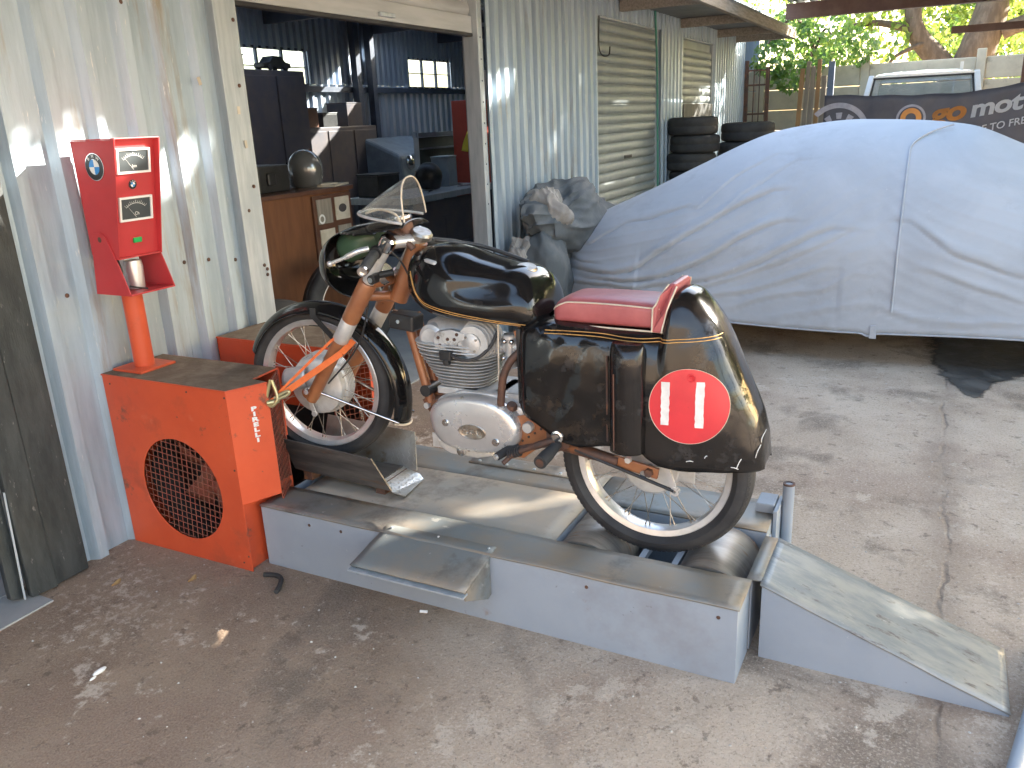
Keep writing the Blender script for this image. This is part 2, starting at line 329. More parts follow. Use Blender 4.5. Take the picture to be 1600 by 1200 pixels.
# ================================================================ GROUND
def ground_material():
    m = bpy.data.materials.new('worn_concrete_yard'); m.use_nodes = True; nt = m.node_tree; N = nt.nodes; Lk = nt.links; b = N['Principled BSDF']
    tc = N.new('ShaderNodeTexCoord'); vec = tc.outputs['Object']; sep = N.new('ShaderNodeSeparateXYZ'); Lk.new(vec, sep.inputs[0])
    def ns(scale, detail=8, rough=.62, w=0, dist=0):
        n = N.new('ShaderNodeTexNoise'); n.noise_dimensions = '4D'; n.inputs['Scale'].default_value = scale; n.inputs['Detail'].default_value = detail
        n.inputs['Roughness'].default_value = rough; n.inputs['W'].default_value = w; n.inputs['Distortion'].default_value = dist; Lk.new(vec, n.inputs[0]); return n.outputs[0]
    def rng(v, a, b_, c=0, d=1):
        r = N.new('ShaderNodeMapRange'); r.interpolation_type = 'SMOOTHSTEP'
        r.inputs[1].default_value = a; r.inputs[2].default_value = b_; r.inputs[3].default_value = c; r.inputs[4].default_value = d; Lk.new(v, r.inputs[0]); return r.outputs[0]
    def op(k, a, c):
        o = N.new('ShaderNodeMath'); o.operation = k
        for i, s in enumerate((a, c)):
            if isinstance(s, (int, float)): o.inputs[i].default_value = s
            else: Lk.new(s, o.inputs[i])
        return o.outputs[0]
    def mix(f, a, c):
        x = N.new('ShaderNodeMix'); x.data_type = 'RGBA'
        if isinstance(f, (int, float)): x.inputs[0].default_value = f
        else: Lk.new(f, x.inputs[0])
        for i, s in ((6, a), (7, c)):
            if isinstance(s, tuple): x.inputs[i].default_value = (*s, 1)
            else: Lk.new(s, x.inputs[i])
        return x.outputs[2]
    grey = mix(rng(ns(2.2, w=1), .35, .68), (.44, .34, .255), (.60, .485, .38))
    brown = mix(rng(ns(3.0, w=2), .35, .65), (.215, .147, .10), (.32, .23, .157))
    # the oil and dirt trodden in front of the workshop wall
    fx = op('ADD', op('MULTIPLY', sep.outputs[0], .62), op('MULTIPLY', ns(1.6, w=3, dist=.6), 1.3))
    col = mix(rng(fx, .85, 1.6), brown, grey)
    col = mix(op('MULTIPLY', rng(ns(1.3, w=4), .47, .62), .55), col, (.25, .16, .115))          # reddish soil
    col = mix(op('MULTIPLY', rng(ns(1.9, w=5, dist=.5), .51, .62), .72), col, (.12, .092, .07))          # oil stains
    col = mix(op('MULTIPLY', rng(op('ADD', ns(6, 10, .75, 6), op('MULTIPLY', op('SUBTRACT', ns(1.1, 3, .5, 16), .5), .35)), .57, .625), .8), col, (.62, .52, .42))       # worn pale lime patches
    col = mix(op('MULTIPLY', rng(op('ADD', ns(34, 6, .75, 7), op('MULTIPLY', op('SUBTRACT', ns(1.6, 3, .5, 17), .5), .4)), .575, .65), .6), col, (.58, .48, .39))
    col = mix(op('MULTIPLY', rng(ns(70, 4, .7, 8), .57, .66), .65), col, (.10, .085, .072))
    col = mix(rng(ns(160, 3, .7, 9), .3, .75, 0, .4), col, (.56, .45, .35))
    col = mix(op('MULTIPLY', rng(ns(105, 5, .75, 23), .52, .6), op('MULTIPLY', rng(fx, .9, 1.5), .55)), col, (.66, .56, .46))
    col = mix(op('MULTIPLY', rng(ns(90, 5, .75, 24), .54, .62), op('MULTIPLY', rng(fx, .9, 1.5), .5)), col, (.20, .15, .11))
    col = mix(op('MULTIPLY', rng(ns(14, 8, .75, 19), .56, .62), .6), col, (.135, .10, .075))
    # slab joint
    jx = op('ADD', op('SUBTRACT', sep.outputs[0], 2.215), op('MULTIPLY', op('SUBTRACT', ns(2.6, 6, .6, 11), .5), .16))
    jl = op('MULTIPLY', rng(op('ABSOLUTE', jx, 0), .001, .013, 1, 0), rng(ns(3, 4, .6, 21), .35, .6))
    col = mix(op('MULTIPLY', rng(op('ABSOLUTE', jx, 0), .0, .12, .35, 0), 1), col, (.22, .165, .125))
    col = mix(op('MULTIPLY', jl, .4), col, (.10, .072, .055))
    jy = op('ADD', op('ADD', op('SUBTRACT', sep.outputs[0], 1.03), op('MULTIPLY', sep.outputs[1], 0.75)), op('MULTIPLY', op('SUBTRACT', ns(2.2, 6, .6, 12), .5), .3))
    jc = rng(op('ABSOLUTE', jy, 0), .003, .05, 1, 0)
    col = mix(op('MULTIPLY', jc, .18), col, (.075, .06, .05))
    Lk.new(col, b.inputs['Base Color']); b.inputs['Specular IOR Level'].default_value = .25
    Lk.new(rng(ns(4, w=13), .4, .65, .72, .95), b.inputs['Roughness'])
    h = op('ADD', op('MULTIPLY', ns(9, 8, .65, 14), 1.2), op('ADD', op('MULTIPLY', ns(75, 6, .75, 15), .8), op('MULTIPLY', jl, -.6)))
    bp = N.new('ShaderNodeBump'); bp.inputs['Strength'].default_value = .8; bp.inputs['Distance'].default_value = .015
    Lk.new(h, bp.inputs['Height']); Lk.new(bp.outputs[0], b.inputs['Normal'])
    return m
g = MB().add([(-90, -60, 0), (90, -60, 0), (90, 120, 0), (-90, 120, 0)], [(0, 1, 2, 3)]).build('ground', ground_material()); g['kind'] = 'structure'
M['slab'] = mat('smooth_grey_cement', (.27, .275, .27), (.33, .33, .32), 5, .8, 0, .1, 40)
o = MB().mm(-1.7, -.53, -1.7, -.50, -.05, .006).build('threshold', 'slab'); o['kind'] = 'structure'
o = MB().mm(-5.6, -.72, -1.5, 12, -.05, .008).build('workshop_floor', 'slab'); o['kind'] = 'structure'
# wet oil patch beside the covered car
M['wet'] = mat('wet_oil_patch', (.05, .048, .045), (.11, .10, .088), 7, .35, 0, .3, 40, rough2=.75)
def wet_core(x, y):
    w = interp([(2.8, .02), (3.05, .10), (3.4, .28), (3.8, .45), (4.8, .5)], y); xc = interp([(2.8, 2.37), (3.1, 2.34), (3.5, 2.44), (3.9, 2.52)], y)
    return max(-.6, min(1, min(1 - abs(x - xc) / w, (y - 2.82) / .25, (4.85 - y) / .2)))
o = MB().grid(lambda u, v: (1.9 + 1.3 * u, 2.7 + 2.2 * v, .003), 52, 88).build('puddle', 'wet'); o['kind'] = 'structure'
at_ = o.data.attributes.new('core', 'FLOAT', 'POINT'); at_.data.foreach_set('value', [wet_core(v.co.x, v.co.y) for v in o.data.vertices])
nt = M['wet'].node_tree; an = nt.nodes.new('ShaderNodeAttribute'); an.attribute_name = 'core'; tcw = nt.nodes.new('ShaderNodeTexCoord')
nw = nt.nodes.new('ShaderNodeTexNoise'); nw.inputs['Scale'].default_value = 7; nw.inputs['Detail'].default_value = 8; nw.inputs['Roughness'].default_value = .7; nt.links.new(tcw.outputs['Object'], nw.inputs[0])
ml = nt.nodes.new('ShaderNodeMath'); ml.operation = 'MULTIPLY_ADD'; ml.inputs[1].default_value = .9; nt.links.new(an.outputs['Fac'], ml.inputs[0]); nt.links.new(nw.outputs[0], ml.inputs[2])
mw = nt.nodes.new('ShaderNodeMapRange'); mw.inputs[1].default_value = .55; mw.inputs[2].default_value = .78; nt.links.new(ml.outputs[0], mw.inputs[0]); nt.links.new(mw.outputs[0], nt.nodes['Principled BSDF'].inputs['Alpha'])
# loose chips of stone
mb = MB(); rs = random.Random(3)
for k in range(1100):
    x = rs.uniform(-.5, 3.2); y = rs.uniform(-1.5, 3.2)
    if -.05 < x < 1.75 and -.02 < y < .72: continue
    if 1.7 < x < 2.42 and .13 < y < .46: continue
    if x < .1 and y > -.09: continue
    s = rs.choice([.0014, .0016, .002, .002, .0025, .003, .0045]); a = rs.uniform(0, 6)
    n = 5; top = [(x + s*1.2*math.cos(a + 6.283*i/n)*rs.uniform(.6, 1.2), y + s*math.sin(a + 6.283*i/n)*rs.uniform(.6, 1.2), 0) for i in range(n)]
    mb.add(top + [(x + rs.uniform(-.3, .3)*s, y, s*rs.uniform(.7, 1.1))], [(i, (i + 1) % n, n) for i in range(n)])
o = mb.build('gravel_chips', 'stone'); o['kind'] = 'stuff'; tag(o, 'pale loose stone chips scattered over the concrete', 'gravel')

# ================================================================ CORRUGATED WORKSHOP
PROF = [(0, 0), (.092, 0), (.112, .034), (.150, .034), (.1715, 0)]
PROF2 = [(0, 0), (.050, 0), (.060, .044), (.118, .044), (.130, 0)]
def sheet(y0, y1, z0, z1, xb, amp=1, dents=True, seed=0, prof=None):
    ys = []; PR = prof or (PROF2 if y0 > 2.9 else PROF); pt_ = PR[-1][0]
    k = math.floor(y0 / pt_)
    while k * pt_ < y1:
        for a, b in PR[:-1]: ys.append((k * pt_ + a, b))
        k += 1
    ys.append((k * pt_, 0))
    pts = [(y, d) for y, d in ys if y0 + .001 < y < y1 - .001]
    def dep(y):
        t = (y / pt_ - math.floor(y / pt_)) * pt_; return interp(PR, t)
    pts = [(y0, dep(y0))] + pts + [(y1, dep(y1))]
    nzv = 14 if dents else 1; mb = MB(); vs = []
    for j in range(nzv + 1):
        z = z0 + (z1 - z0) * j / nzv
        for y, d in pts:
            w = (nz3(y * 3, z * 2.2, seed) * .006 + nz3(y * 9, z * 5, seed + 9) * .0025) if dents else 0
            vs.append((xb + d * amp + w, y, z))
    n = len(pts)
    mb.add(vs, [(j*n+i, j*n+i+1, (j+1)*n+i+1, (j+1)*n+i) for j in range(nzv) for i in range(n - 1)])
    return mb
WX = -.672
shop = thing('corrugated_workshop', 'galvanised corrugated iron workshop with open shutter and roller doors', 'workshop', (WX, 3, 0))
wall = thing('wall', '', '', (WX, 0, 0)); del wall['label']; del wall['category']; wall.parent = shop; wall.location = (0, 0, 0); ORG[wall.name] = ORG[shop.name]
sd_ = 0
def run(y0, y1, z0, z1, name='corrugated_sheet', w=.686):
    global sd_
    y = y0; first = True
    while y < y1 - .02:
        e = min(y + w, y1); 
        if y1 - e < .15: e = y1
        sd_ += 1
        lap = .0025 * (sd_ % 2)
        sheet(y, e + (.006 if e < y1 else 0), z0, z1, WX + lap, seed=sd_ * 3.1).build(name, 'galv', wall, solid=.0012)
        y = e
run(-.30, .80, .0, 2.95); run(3.06, 5.03, .0, 2.95); run(5.03, 6.85, 2.345, 2.95); run(6.85, 7.66, 0, 2.95)
run(7.66, 9.15, 2.33, 2.95); run(9.15, 10.9, 0, 2.95); run(-4.2, -1.35, 0, 2.95); run(-1.35, -.30, 2.35, 2.95)
# jambs of the wide door
mb = MB().mm(WX - .06, WX + .043, .795, .868, 0, 2.95); mb.build('door_jamb', 'steelpost', shop, bevel=.004)
mb = MB().mm(WX - .02, WX + .046, .735, .797, 0, 2.95); mb.build('door_jamb', 'steelpost', shop, bevel=.003)
MB().mm(WX - .06, WX + .05, 2.945, 3.0, 0, 2.95).build('door_jamb', 'steelpost', shop, bevel=.004)
MB().mm(WX - .10, WX + .020, 3.003, 3.062, 0, 2.95).build('door_jamb', 'steelpost', shop, bevel=.004)
for (y, z) in [(.84, 1.98), (.825, 1.72), (.83, .95), (.845, .93), (.842, .905), (.55, 1.02), (.42, 1.03), (.70, .995), (-.12, 1.0), (.12, .98), (.30, 2.0), (.78, 1.2), (.83, 1.3)]:
    MB().lathe([(.0085, 0), (.008, .003), (.0035, .006), (.0001, .0065)], (WX + .0445 if y > .73 else WX + .035 if abs((y/.1715) % 1 - .76) < .12 else WX + .003, y, z), (1, 0, 0), 10).build('screw', 'rust', wall)
for i in range(9):
    MB().lathe([(.006, 0), (.0055, .002), (.0001, .003)], (WX + .0505, 2.972, 1.0 + i * .13), (1, 0, 0), 8).build('bolt_hole', 'dark', wall)
for (y, z, a) in [(.615, 1.735, .3), (.80, 1.62, 0), (.815, 1.48, .1)]:
    MB().box((WX + .047 if y > .73 else WX + .037, y, z), (.0015, .016, .032), (a, 0, 0)).build('paper_scrap', 'paper', wall)
# raised shutter in the wide door
sh = MB().mm(WX - .025, WX + .012, .872, 2.942, 2.065, 2.165).build('roller_shutter', 'shutter', shop, bevel=.004)
MB().mm(WX + .012, WX + .032, 1.93, 2.07, 2.083, 2.105).build('handle', 'steelpost', sh, bevel=.003)
MB().mm(WX - .03, WX + .016, .872, 2.942, 2.045, 2.064).build('rubber_seal', 'rubber', sh, bevel=.003)
slat = None
for i in range(10):
    z = 2.168 + i * .078
    if slat is None:
        slat = MB().loft([[(WX - .012 + .012 * math.sin(math.pi * k / 6), y, 2.168 + .076 * k / 6) for k in range(7)] + [(WX - .02, y, 2.244), (WX - .02, y, 2.168)] for y in (.875, 2.94)]).build('slat', 'shutter', sh, smooth=40)
    else:
        c = slat.copy(); COL.objects.link(c); c.location = (0, 0, i * .078)
# narrow roller doors with slats
def rolldoor(y0, y1, z0, z1, pitch=.086):
    d = MB().mm(WX - .05, WX - .03, y0, y1, z0, z1).build('roller_door', 'galvdoor', shop)
    first = None; z = z0; i = 0
    while z + pitch <= z1 + .001:
        if first is None:
            ring = [(0, .0), (.010, .006), (.018, .02), (.018, .055), (.010, .072), (0, .080), (-.012, .080), (-.012, 0)]
            first = MB().loft([[(WX - .022 + a, y, z + b) for a, b in ring] for y in (y0 + .004, y1 - .004)]).build('slat', 'galvdoor', d, smooth=30)
        else:
            c = first.copy(); COL.objects.link(c); c.location = (0, 0, i * pitch)
        z += pitch; i += 1
    for y in (y0 - .03, y1 - .02): MB().mm(WX - .045, WX + .012, y, y + .05, z0, z1 + .02).build('guide_rail', 'steelpost', d, bevel=.003)
    MB().mm(WX - .05, WX + .016, y0 - .03, y1 + .03, z1 + .002, z1 + .05).build('lintel', 'steelpost', d, bevel=.003)
    return d
rd = rolldoor(5.03, 6.85, 0, 2.33)
MB().mm(WX - .006, WX + .004, 5.85, 6.05, 1.13, 1.16).build('lock_plate', 'blackm', rd, bevel=.002)
rd2 = rolldoor(7.66, 9.15, 0, 2.32)
# eaves along the front
run_y = (-4.2, 10.3)
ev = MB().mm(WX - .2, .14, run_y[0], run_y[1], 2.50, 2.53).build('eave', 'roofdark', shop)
MB().mm(.10, .155, run_y[0], run_y[1], 2.40, 2.50).build('fascia', 'timber', ev, bevel=.004)
for y in (5.6, 7.55, 9.2, 10.28): MB().mm(WX + .04, .10, y, y + .06, 2.41, 2.499).build('rafter', 'timber', ev, bevel=.004)
# roof with unseen clear strips added to light the interior, far walls with windows
for (y0, y1, m_) in ((-4.2, 1.6, 'roofin'), (1.6, 5.0, 'roofin'), (5.0, 5.6, 'pane'), (5.6, 8.6, 'roofin'), (8.6, 9.2, 'pane'), (9.2, 12.2, 'roofin')):
    if m_ == 'pane':
        MB().mm(-5.0, -1.6, y0 + .001, y1 - .001, 2.97, 2.974).build('added_skylight', 'pane', shop); MB().mm(-5.8, -5.001, y0 + .001, y1 - .001, 2.955, 3.0).build('roof', 'roofin', shop); MB().mm(-1.599, WX - .02, y0 + .001, y1 - .001, 2.955, 3.0).build('roof', 'roofin', shop)
    else: MB().mm(-5.8, WX - .02, y0, y1, 2.955, 3.0).build('roof', 'roofin', shop)
for y in range(0, 12, 2): MB().mm(-5.5, WX - .05, y + .4, y + .47, 2.78, 2.954).build('roof_truss', 'dark', shop)
BX = -5.52
def backwall(y0, y1, z0, z1): sheet(y0, y1, z0, z1, BX, dents=False).build('back_sheet', 'intwall', shop, solid=.002)
WIN = [(4.4, 7.12, 2.10, 2.50), (9.5, 10.75, 2.10, 2.50)]
backwall(-1.6, 12.1, 0, 2.10); backwall(-1.6, 4.4, 2.10, 2.97); backwall(7.12, 9.5, 2.10, 2.97); backwall(10.75, 12.1, 2.10, 2.97)
for (a, b, c, d) in WIN:
    backwall(a, b, d, 2.97)
    w = MB().mm(BX - .03, BX + .03, a, b, c - .03, c).mm(BX - .03, BX + .03, a, b, d, d + .03).build('window', 'dark', shop)
    n = max(3, round((b - a) / .42))
    for i in range(n + 1):
        y = a + (b - a) * i / n
        MB().mm(BX - .02, BX + .02, y - .014, y + .014, c, d).build('mullion', 'dark', w)
        if i < n: MB().mm(BX - .004, BX, y + .015, a + (b - a) * (i + 1) / n - .015, c, d).build('pane', 'pane', w)
    MB().mm(BX - .012, BX + .012, a, b, (c + d) / 2 - .006, (c + d) / 2 + .006).build('glazing_bar', 'dark', w)
for y in (-1.62, 12.1): MB().mm(BX, WX, y, y + .03, 0, 2.97).build('end_wall', 'intwall', shop)
for z in (1.0, 2.0): MB().mm(BX + .04, BX + .10, -1.5, 12, z, z + .07).build('girt', 'dark', shop)
for y in (7.95, 8.3): MB().mm(BX + .10, BX + .2, y, y + .1, 0, 2.95).build('column', 'dark', shop)
# dark timber door leaf left of the sheeting
dl = thing('charcoal_plank_door', 'charcoal painted plank door standing open left of the fan box', 'door', (-.62, -.42, 0))
for i, (ya, yb, xo, tilt, h) in enumerate([(-.432, -.302, 0, .004, 2.3), (-.532, -.436, .012, .01, 2.3), (-.585, -.536, -.02, -.01, 2.25)]):
    mb = MB(); x0 = -.632 + xo
    pl = [(ya, .008 + .01 * i), (yb, .008), (yb - tilt, h), (ya + .002 - tilt, h)]
    mb.prism(pl, 'yz', x0, x0 + .028); mb.build('plank', 'darkdoor', dl, bevel=.004)
MB().bar((-.607, -.55, .02), (-.60, -.535, .42), .012, .006).build('edge_strip', 'steelpost', dl)

# ================================================================ BACKGROUND
fence = thing('concrete_panel_fence', 'cream precast concrete slab fence at the back of the yard', 'fence', (2, 12, 0))
sl0 = None; po0 = None
for i in range(9):
    x = -2.1 + i * 1.5
    if po0 is None: po0 = MB().mm(x - .06, x + .06, 11.94, 12.06, 0, 2.2).build('post', 'conc', fence, bevel=.01); px0 = x
    else:
        c = po0.copy(); COL.objects.link(c); c.location = (x - px0, 0, 0)
    if i < 8:
        for k in range(7):
            if sl0 is None: sl0 = MB().mm(x + .062, x + 1.438, 11.975, 12.02, .0, .292).build('slab', 'conc', fence, bevel=.012)
            else:
                c = sl0.copy(); COL.objects.link(c); c.location = (x - px0, rnd.uniform(-.008, .008), k * .30)
# weathered planks leaning, each its own
for i, (x, w, h, c, lab) in enumerate([(.40, .055, 2.0, 'wood', 'orange brown board standing leftmost among the leaning planks'), (.47, .05, 2.08, 'woodgrey', 'grey board beside the orange brown plank, by the fence'),
      (.535, .06, 2.02, 'woodgrey', 'middle grey board of the leaning planks by the fence'), (.605, .05, 2.1, 'wood', 'tallest brown board of the planks near the blue post'), (.675, .06, 1.9, 'woodgrey', 'shortest grey board next to the blue post')]):
    o = MB().box((0, 0, h / 2), (w, .03, h)).build('timber_plank', c, None, bevel=.003, org=(0, 0, 0))
    o.location = (x - .12 + i*.01, 9.75 + i * .02, 0); o.rotation_euler = (0, R(2.0 - i * .4), 0); tag(o, lab, 'plank', 'planks standing by the back fence')
o = MB().mm(.75, .82, 9.0, 9.06, 0, 2.03).build('blue_post', mat('faded_blue_paint', (.10, .14, .22), (.14, .18, .25), 6, .7), None, org=(.785, 9.03, 0), bevel=.004); tag(o, 'faded blue timber post holding the left end of the banner', 'post')
# rusty barred gate at the end of the wall
gt = thing('barred_gate', 'rusty steel barred gate frame at the end of the workshop wall', 'gate', (-.6, 10.95, 0))
MB().mm(-.63, -.58, 10.93, 10.98, 0, 2.2).build('post', 'rust', gt); MB().mm(-.33, -.28, 10.93, 10.98, 0, 2.1).build('post', 'rust', gt)
for z in (.3, 1.0, 1.45, 1.85, 2.05): MB().mm(-.58, -.33, 10.945, 10.965, z, z + .025).build('rail', 'rust', gt)
for x in (-.5, -.42): MB().mm(x - .007, x + .007, 10.948, 10.962, 0.05, 2.05).build('bar', 'rust', gt)
o = MB().mm(WX + .045, WX + .06, 7.68, 9.0, 0, 1.62).build('dark_sheet', 'darkdoor', None, org=(WX + .05, 8.3, 0)); tag(o, 'dark flat sheet leaning against the far roller door', 'sheet')
# stacked tyres
def tyre_mb(r, w, rin):
    pr = [(rin, -w*.38), (rin + (r-rin)*.45, -w*.5), (r*.955, -w*.44), (r, -w*.32), (r, -w*.06), (r*.985, -w*.04), (r*.985, w*.04), (r, w*.06), (r, w*.32), (r*.955, w*.44), (rin + (r-rin)*.45, w*.5), (rin, w*.38)]
    return MB().lathe(pr, (0, 0, w * .5), (0, 0, 1), 40)
st = 0
for (x, y, r, w, n) in [(-.37, 7.2, .265, .185, 8), (.12, 7.55, .285, .2, 7)]:
    base = None
    for k in range(n):
        if base is None: o = base = tyre_mb(r, w, r * .62).build('car_tyre', 'rubberdust', None, smooth=50, org=(0, 0, 0))
        else: o = base.copy(); COL.objects.link(o)
        o.location = (x + rnd.uniform(-.02, .02), y + rnd.uniform(-.02, .02), k * w); o.rotation_euler = (0, 0, rnd.uniform(0, 6))
        where = 'against the corrugated wall' if st == 0 else 'standing behind the covered car nose'
        tag(o, ('topmost worn black tyre of the stack ' if k == n - 1 else 'bottom black tyre of the stack ' if k == 0 else '%s black tyre from the ground in the stack ' % ['', 'second', 'third', 'fourth', 'fifth', 'sixth', 'seventh'][k]) + where, 'tyre', 'stacked car tyres')
    st += 1
# green hose hanging on the wall, wire hook
o = MB().tube(bez([(WX + .055, 6.60, 2.5), (WX + .06, 6.66, 2.0), (WX + .06, 6.70, 1.3), (WX + .06, 6.74, .5), (WX + .07, 6.76, .01)], 30), .011, 8).build('garden_hose', 'hose', None, smooth=60, org=(WX + .06, 6.7, 0)); tag(o, 'thin green hose hanging beside the slatted roller door', 'hose')
o = MB().tube(bez([(WX + .03, 5.12, 2.34), (WX + .03, 5.11, 2.1), (WX + .03, 5.2, 2.03), (WX + .03, 5.35, 2.04), (WX + .03, 5.38, 2.11)], 20), .006, 6).build('wire_hook', 'blackm', None, smooth=60, org=(WX + .03, 5.2, 2.2)); tag(o, 'bent wire hook hanging at the roller door top corner', 'hook')

# pickup truck parked behind the banner, facing the camera
tk = thing('pickup_truck', 'white pickup truck parked behind the charcoal banner, only its cab showing', 'truck', (1.72, 11, 0))
TX, TY = 1.72, 9.75
def ringx(y, hw, z0, z1, top): return [(TX - hw, y, z0), (TX + hw, y, z0), (TX + hw, y, z1 - .06), (TX + hw * top, y, z1), (TX - hw * top, y, z1), (TX - hw, y, z1 - .06)]
MB().loft([ringx(TY - .55, .72, .35, .80, .9), ringx(TY - .5, .78, .33, .90, .93), ringx(TY + .45, .80, .33, 1.0, .94), ringx(TY + 3.4, .80, .33, 1.02, .96), ringx(TY + 3.6, .79, .36, 1.0, .95)]).build('body', 'truck', tk, smooth=40, bevel=.015)
for s in (-1, 1):
    for (p0, p1, w_, t_) in (((TX + s*.74, TY + .42, 1.0), (TX + s*.615, TY + .95, 1.875), .07, .06), ((TX + s*.74, TY + 2.0, 1.0), (TX + s*.62, TY + 1.85, 1.875), .09, .08), ((TX + s*.765, TY + 1.25, 1.0), (TX + s*.63, TY + 1.3, 1.875), .05, .06)):
        MB().bar(p0, p1, w_, t_).build('pillar', 'truck', tk, bevel=.01)
MB().loft([[(TX + a * .64 * (1 - .12 * abs(a) ** 6), TY + yy, 1.865 + (.075 - .04 * a * a) * e) for a in (-1, -.9, -.5, 0, .5, .9, 1)] + [(TX + .62, TY + yy, 1.855), (TX - .62, TY + yy, 1.855)] for yy, e in ((.90, .3), (1.0, .8), (1.4, 1), (1.8, .8), (1.9, .3))]).build('roof', 'truck', tk, smooth=50)
MB().add([(TX - .72, TY + .43, 1.0), (TX + .72, TY + .43, 1.0), (TX + .60, TY + .94, 1.865), (TX - .60, TY + .94, 1.865)], [(0, 1, 2, 3)]).build('windscreen', 'pane', tk, solid=.006)
MB().add([(TX - .72, TY + 2.0, 1.0), (TX + .72, TY + 2.0, 1.0), (TX + .60, TY + 1.87, 1.865), (TX - .60, TY + 1.87, 1.865)], [(0, 1, 2, 3)]).build('rear_window', 'pane', tk, solid=.006)
for s in (-1, 1):
    MB().add([(TX + s*.755, TY + .5, 1.01), (TX + s*.755, TY + 1.95, 1.01), (TX + s*.63, TY + 1.8, 1.855), (TX + s*.63, TY + 1.0, 1.855)], [(0, 1, 2, 3)]).build('side_window', 'pane', tk, solid=.006)
    MB().box((TX + s*.86, TY + .62, 1.12), (.16, .06, .12)).build('mirror', 'blackm', tk, bevel=.02)
    MB().box((TX + s*.36, TY + 1.35, 1.1), (.44, .14, .75), (-.2, 0, 0)).build('seat_back', 'brownwood', tk, bevel=.05)
    MB().ball((TX + s*.58, TY - .54, .70), (.11, .05, .08)).build('headlight', 'chrome', tk, smooth=60)
    for y in (TY + .15, TY + 2.8): tyre_mb(.33, .2, .2).build('tmp', 'rubber', None); t = bpy.data.objects['tmp']; t.name = 'wheel'; t.parent = tk; t.rotation_euler = (0, R(90), 0); t.location = (s*.62 - .1, y - 11, .33)
MB().mm(TX - .45, TX + .45, TY - .58, TY - .54, .55, .74).build('grille', 'blackm', tk, bevel=.01)
MB().mm(TX - .78, TX + .78, TY - .68, TY - .58, .36, .5).build('bumper', 'chrome', tk, bevel=.02)
MB().mm(TX + .42, TX + .46, TY + 1.0, TY + 1.04, 1.875, 2.0).build('aerial', 'truck', tk)
for (p0, p1) in (((TX - .70, TY + .425, 1.03), (TX - .585, TY + .925, 1.835)), ((TX + .70, TY + .425, 1.03), (TX + .585, TY + .925, 1.835)), ((TX - .60, TY + .915, 1.84), (TX + .60, TY + .915, 1.84))):
    MB().bar(p0, p1, .035, .02).build('windscreen_seal', 'rubber', tk)
MB().mm(TX - .7, TX + .7, TY + .5, TY + .95, .98, 1.10).build('dashboard', 'blackm', tk, bevel=.03)

# banner hung between posts
BY = 8.93
def ban(x): return 1.655 - .05 * math.sin(max(0, min(1, (x - .74) / 2.4)) * math.pi) + .006 * math.sin(x * 14)
def bany(x, z): return BY + .02 * math.sin(x * 5 + z * 3) + .008 * math.sin(x * 17 - z * 7)
bn = MB().grid(lambda u, v: (.74 + 2.45 * u, bany(.74 + 2.45 * u, v), .62 + (ban(.74 + 2.45 * u) + (.045 if .74 + 2.45*u > 2.3 else 0) * min(1, (.74 + 2.45*u - 2.3) / .4) - .62) * v), 60, 14)
bn = bn.build('advertising_banner', 'banner', None, smooth=60, solid=.003, org=(1.96, BY, .62)); tag(bn, 'charcoal advertising banner with orange and white lettering behind the covered car', 'banner')
def onban(vs, fs, name, m, x, z, d=.012, rot=0.0):
    T = frame3((x, BY - .035 - d, z), (math.cos(rot), 0, math.sin(rot)), (-math.sin(rot), 0, math.cos(rot)))
    mb = MB().add(vs, fs, T)
    mb.v = [Vector((p.x, bany(p.x, (p.z - .62)) - d, p.z)) for p in mb.v]
    return mb.build(name, m, bn)
v, f = text('go', .285, align='LEFT', bold=.010, shear=.2, spacing=.95); v = [Vector((p.x*1.28, p.y, p.z)) for p in v]; onban(v, f, 'orange_lettering', 'banorange', 1.885, 1.375, rot=.13)
v, f = text('mot', .25, align='LEFT', bold=.008, shear=.2, spacing=.95); v = [Vector((p.x*1.22, p.y, p.z)) for p in v]; onban(v, f, 'white_lettering', 'banwhite', 2.275, 1.415, rot=.15)
v, f = text('DE TO FREE', .105, align='LEFT', bold=.0015, shear=.2, spacing=1.0); onban(v, f, 'small_lettering', 'banwhite', 2.33, 1.19, rot=.2)
def annulus(r0, r1, n=40, a0=0, a1=6.2832):
    vs = []; 
    for i in range(n + 1):
        a = a0 + (a1 - a0) * i / n; vs += [(r0*math.cos(a), r0*math.sin(a), 0), (r1*math.cos(a), r1*math.sin(a), 0)]
    return vs, [(2*i, 2*i+1, 2*i+3, 2*i+2) for i in range(n)]
v, f = annulus(.13, .155); onban(v, f, 'logo_ring', 'bangrey', 1.69, 1.35)
v, f = annulus(.055, .11, a0=-.5, a1=4.2); onban(v, f, 'logo_mark', 'banorange', 1.69, 1.355)
v, f = annulus(.30, .36, a0=.2, a1=2.4); onban(v, f, 'tyre_print', 'bangrey', .90, 1.20)
v, f = annulus(.18, .25, a0=.3, a1=2.9, n=9); f = f[::2]; onban(v, f, 'tyre_print', 'bangrey', .92, 1.20)

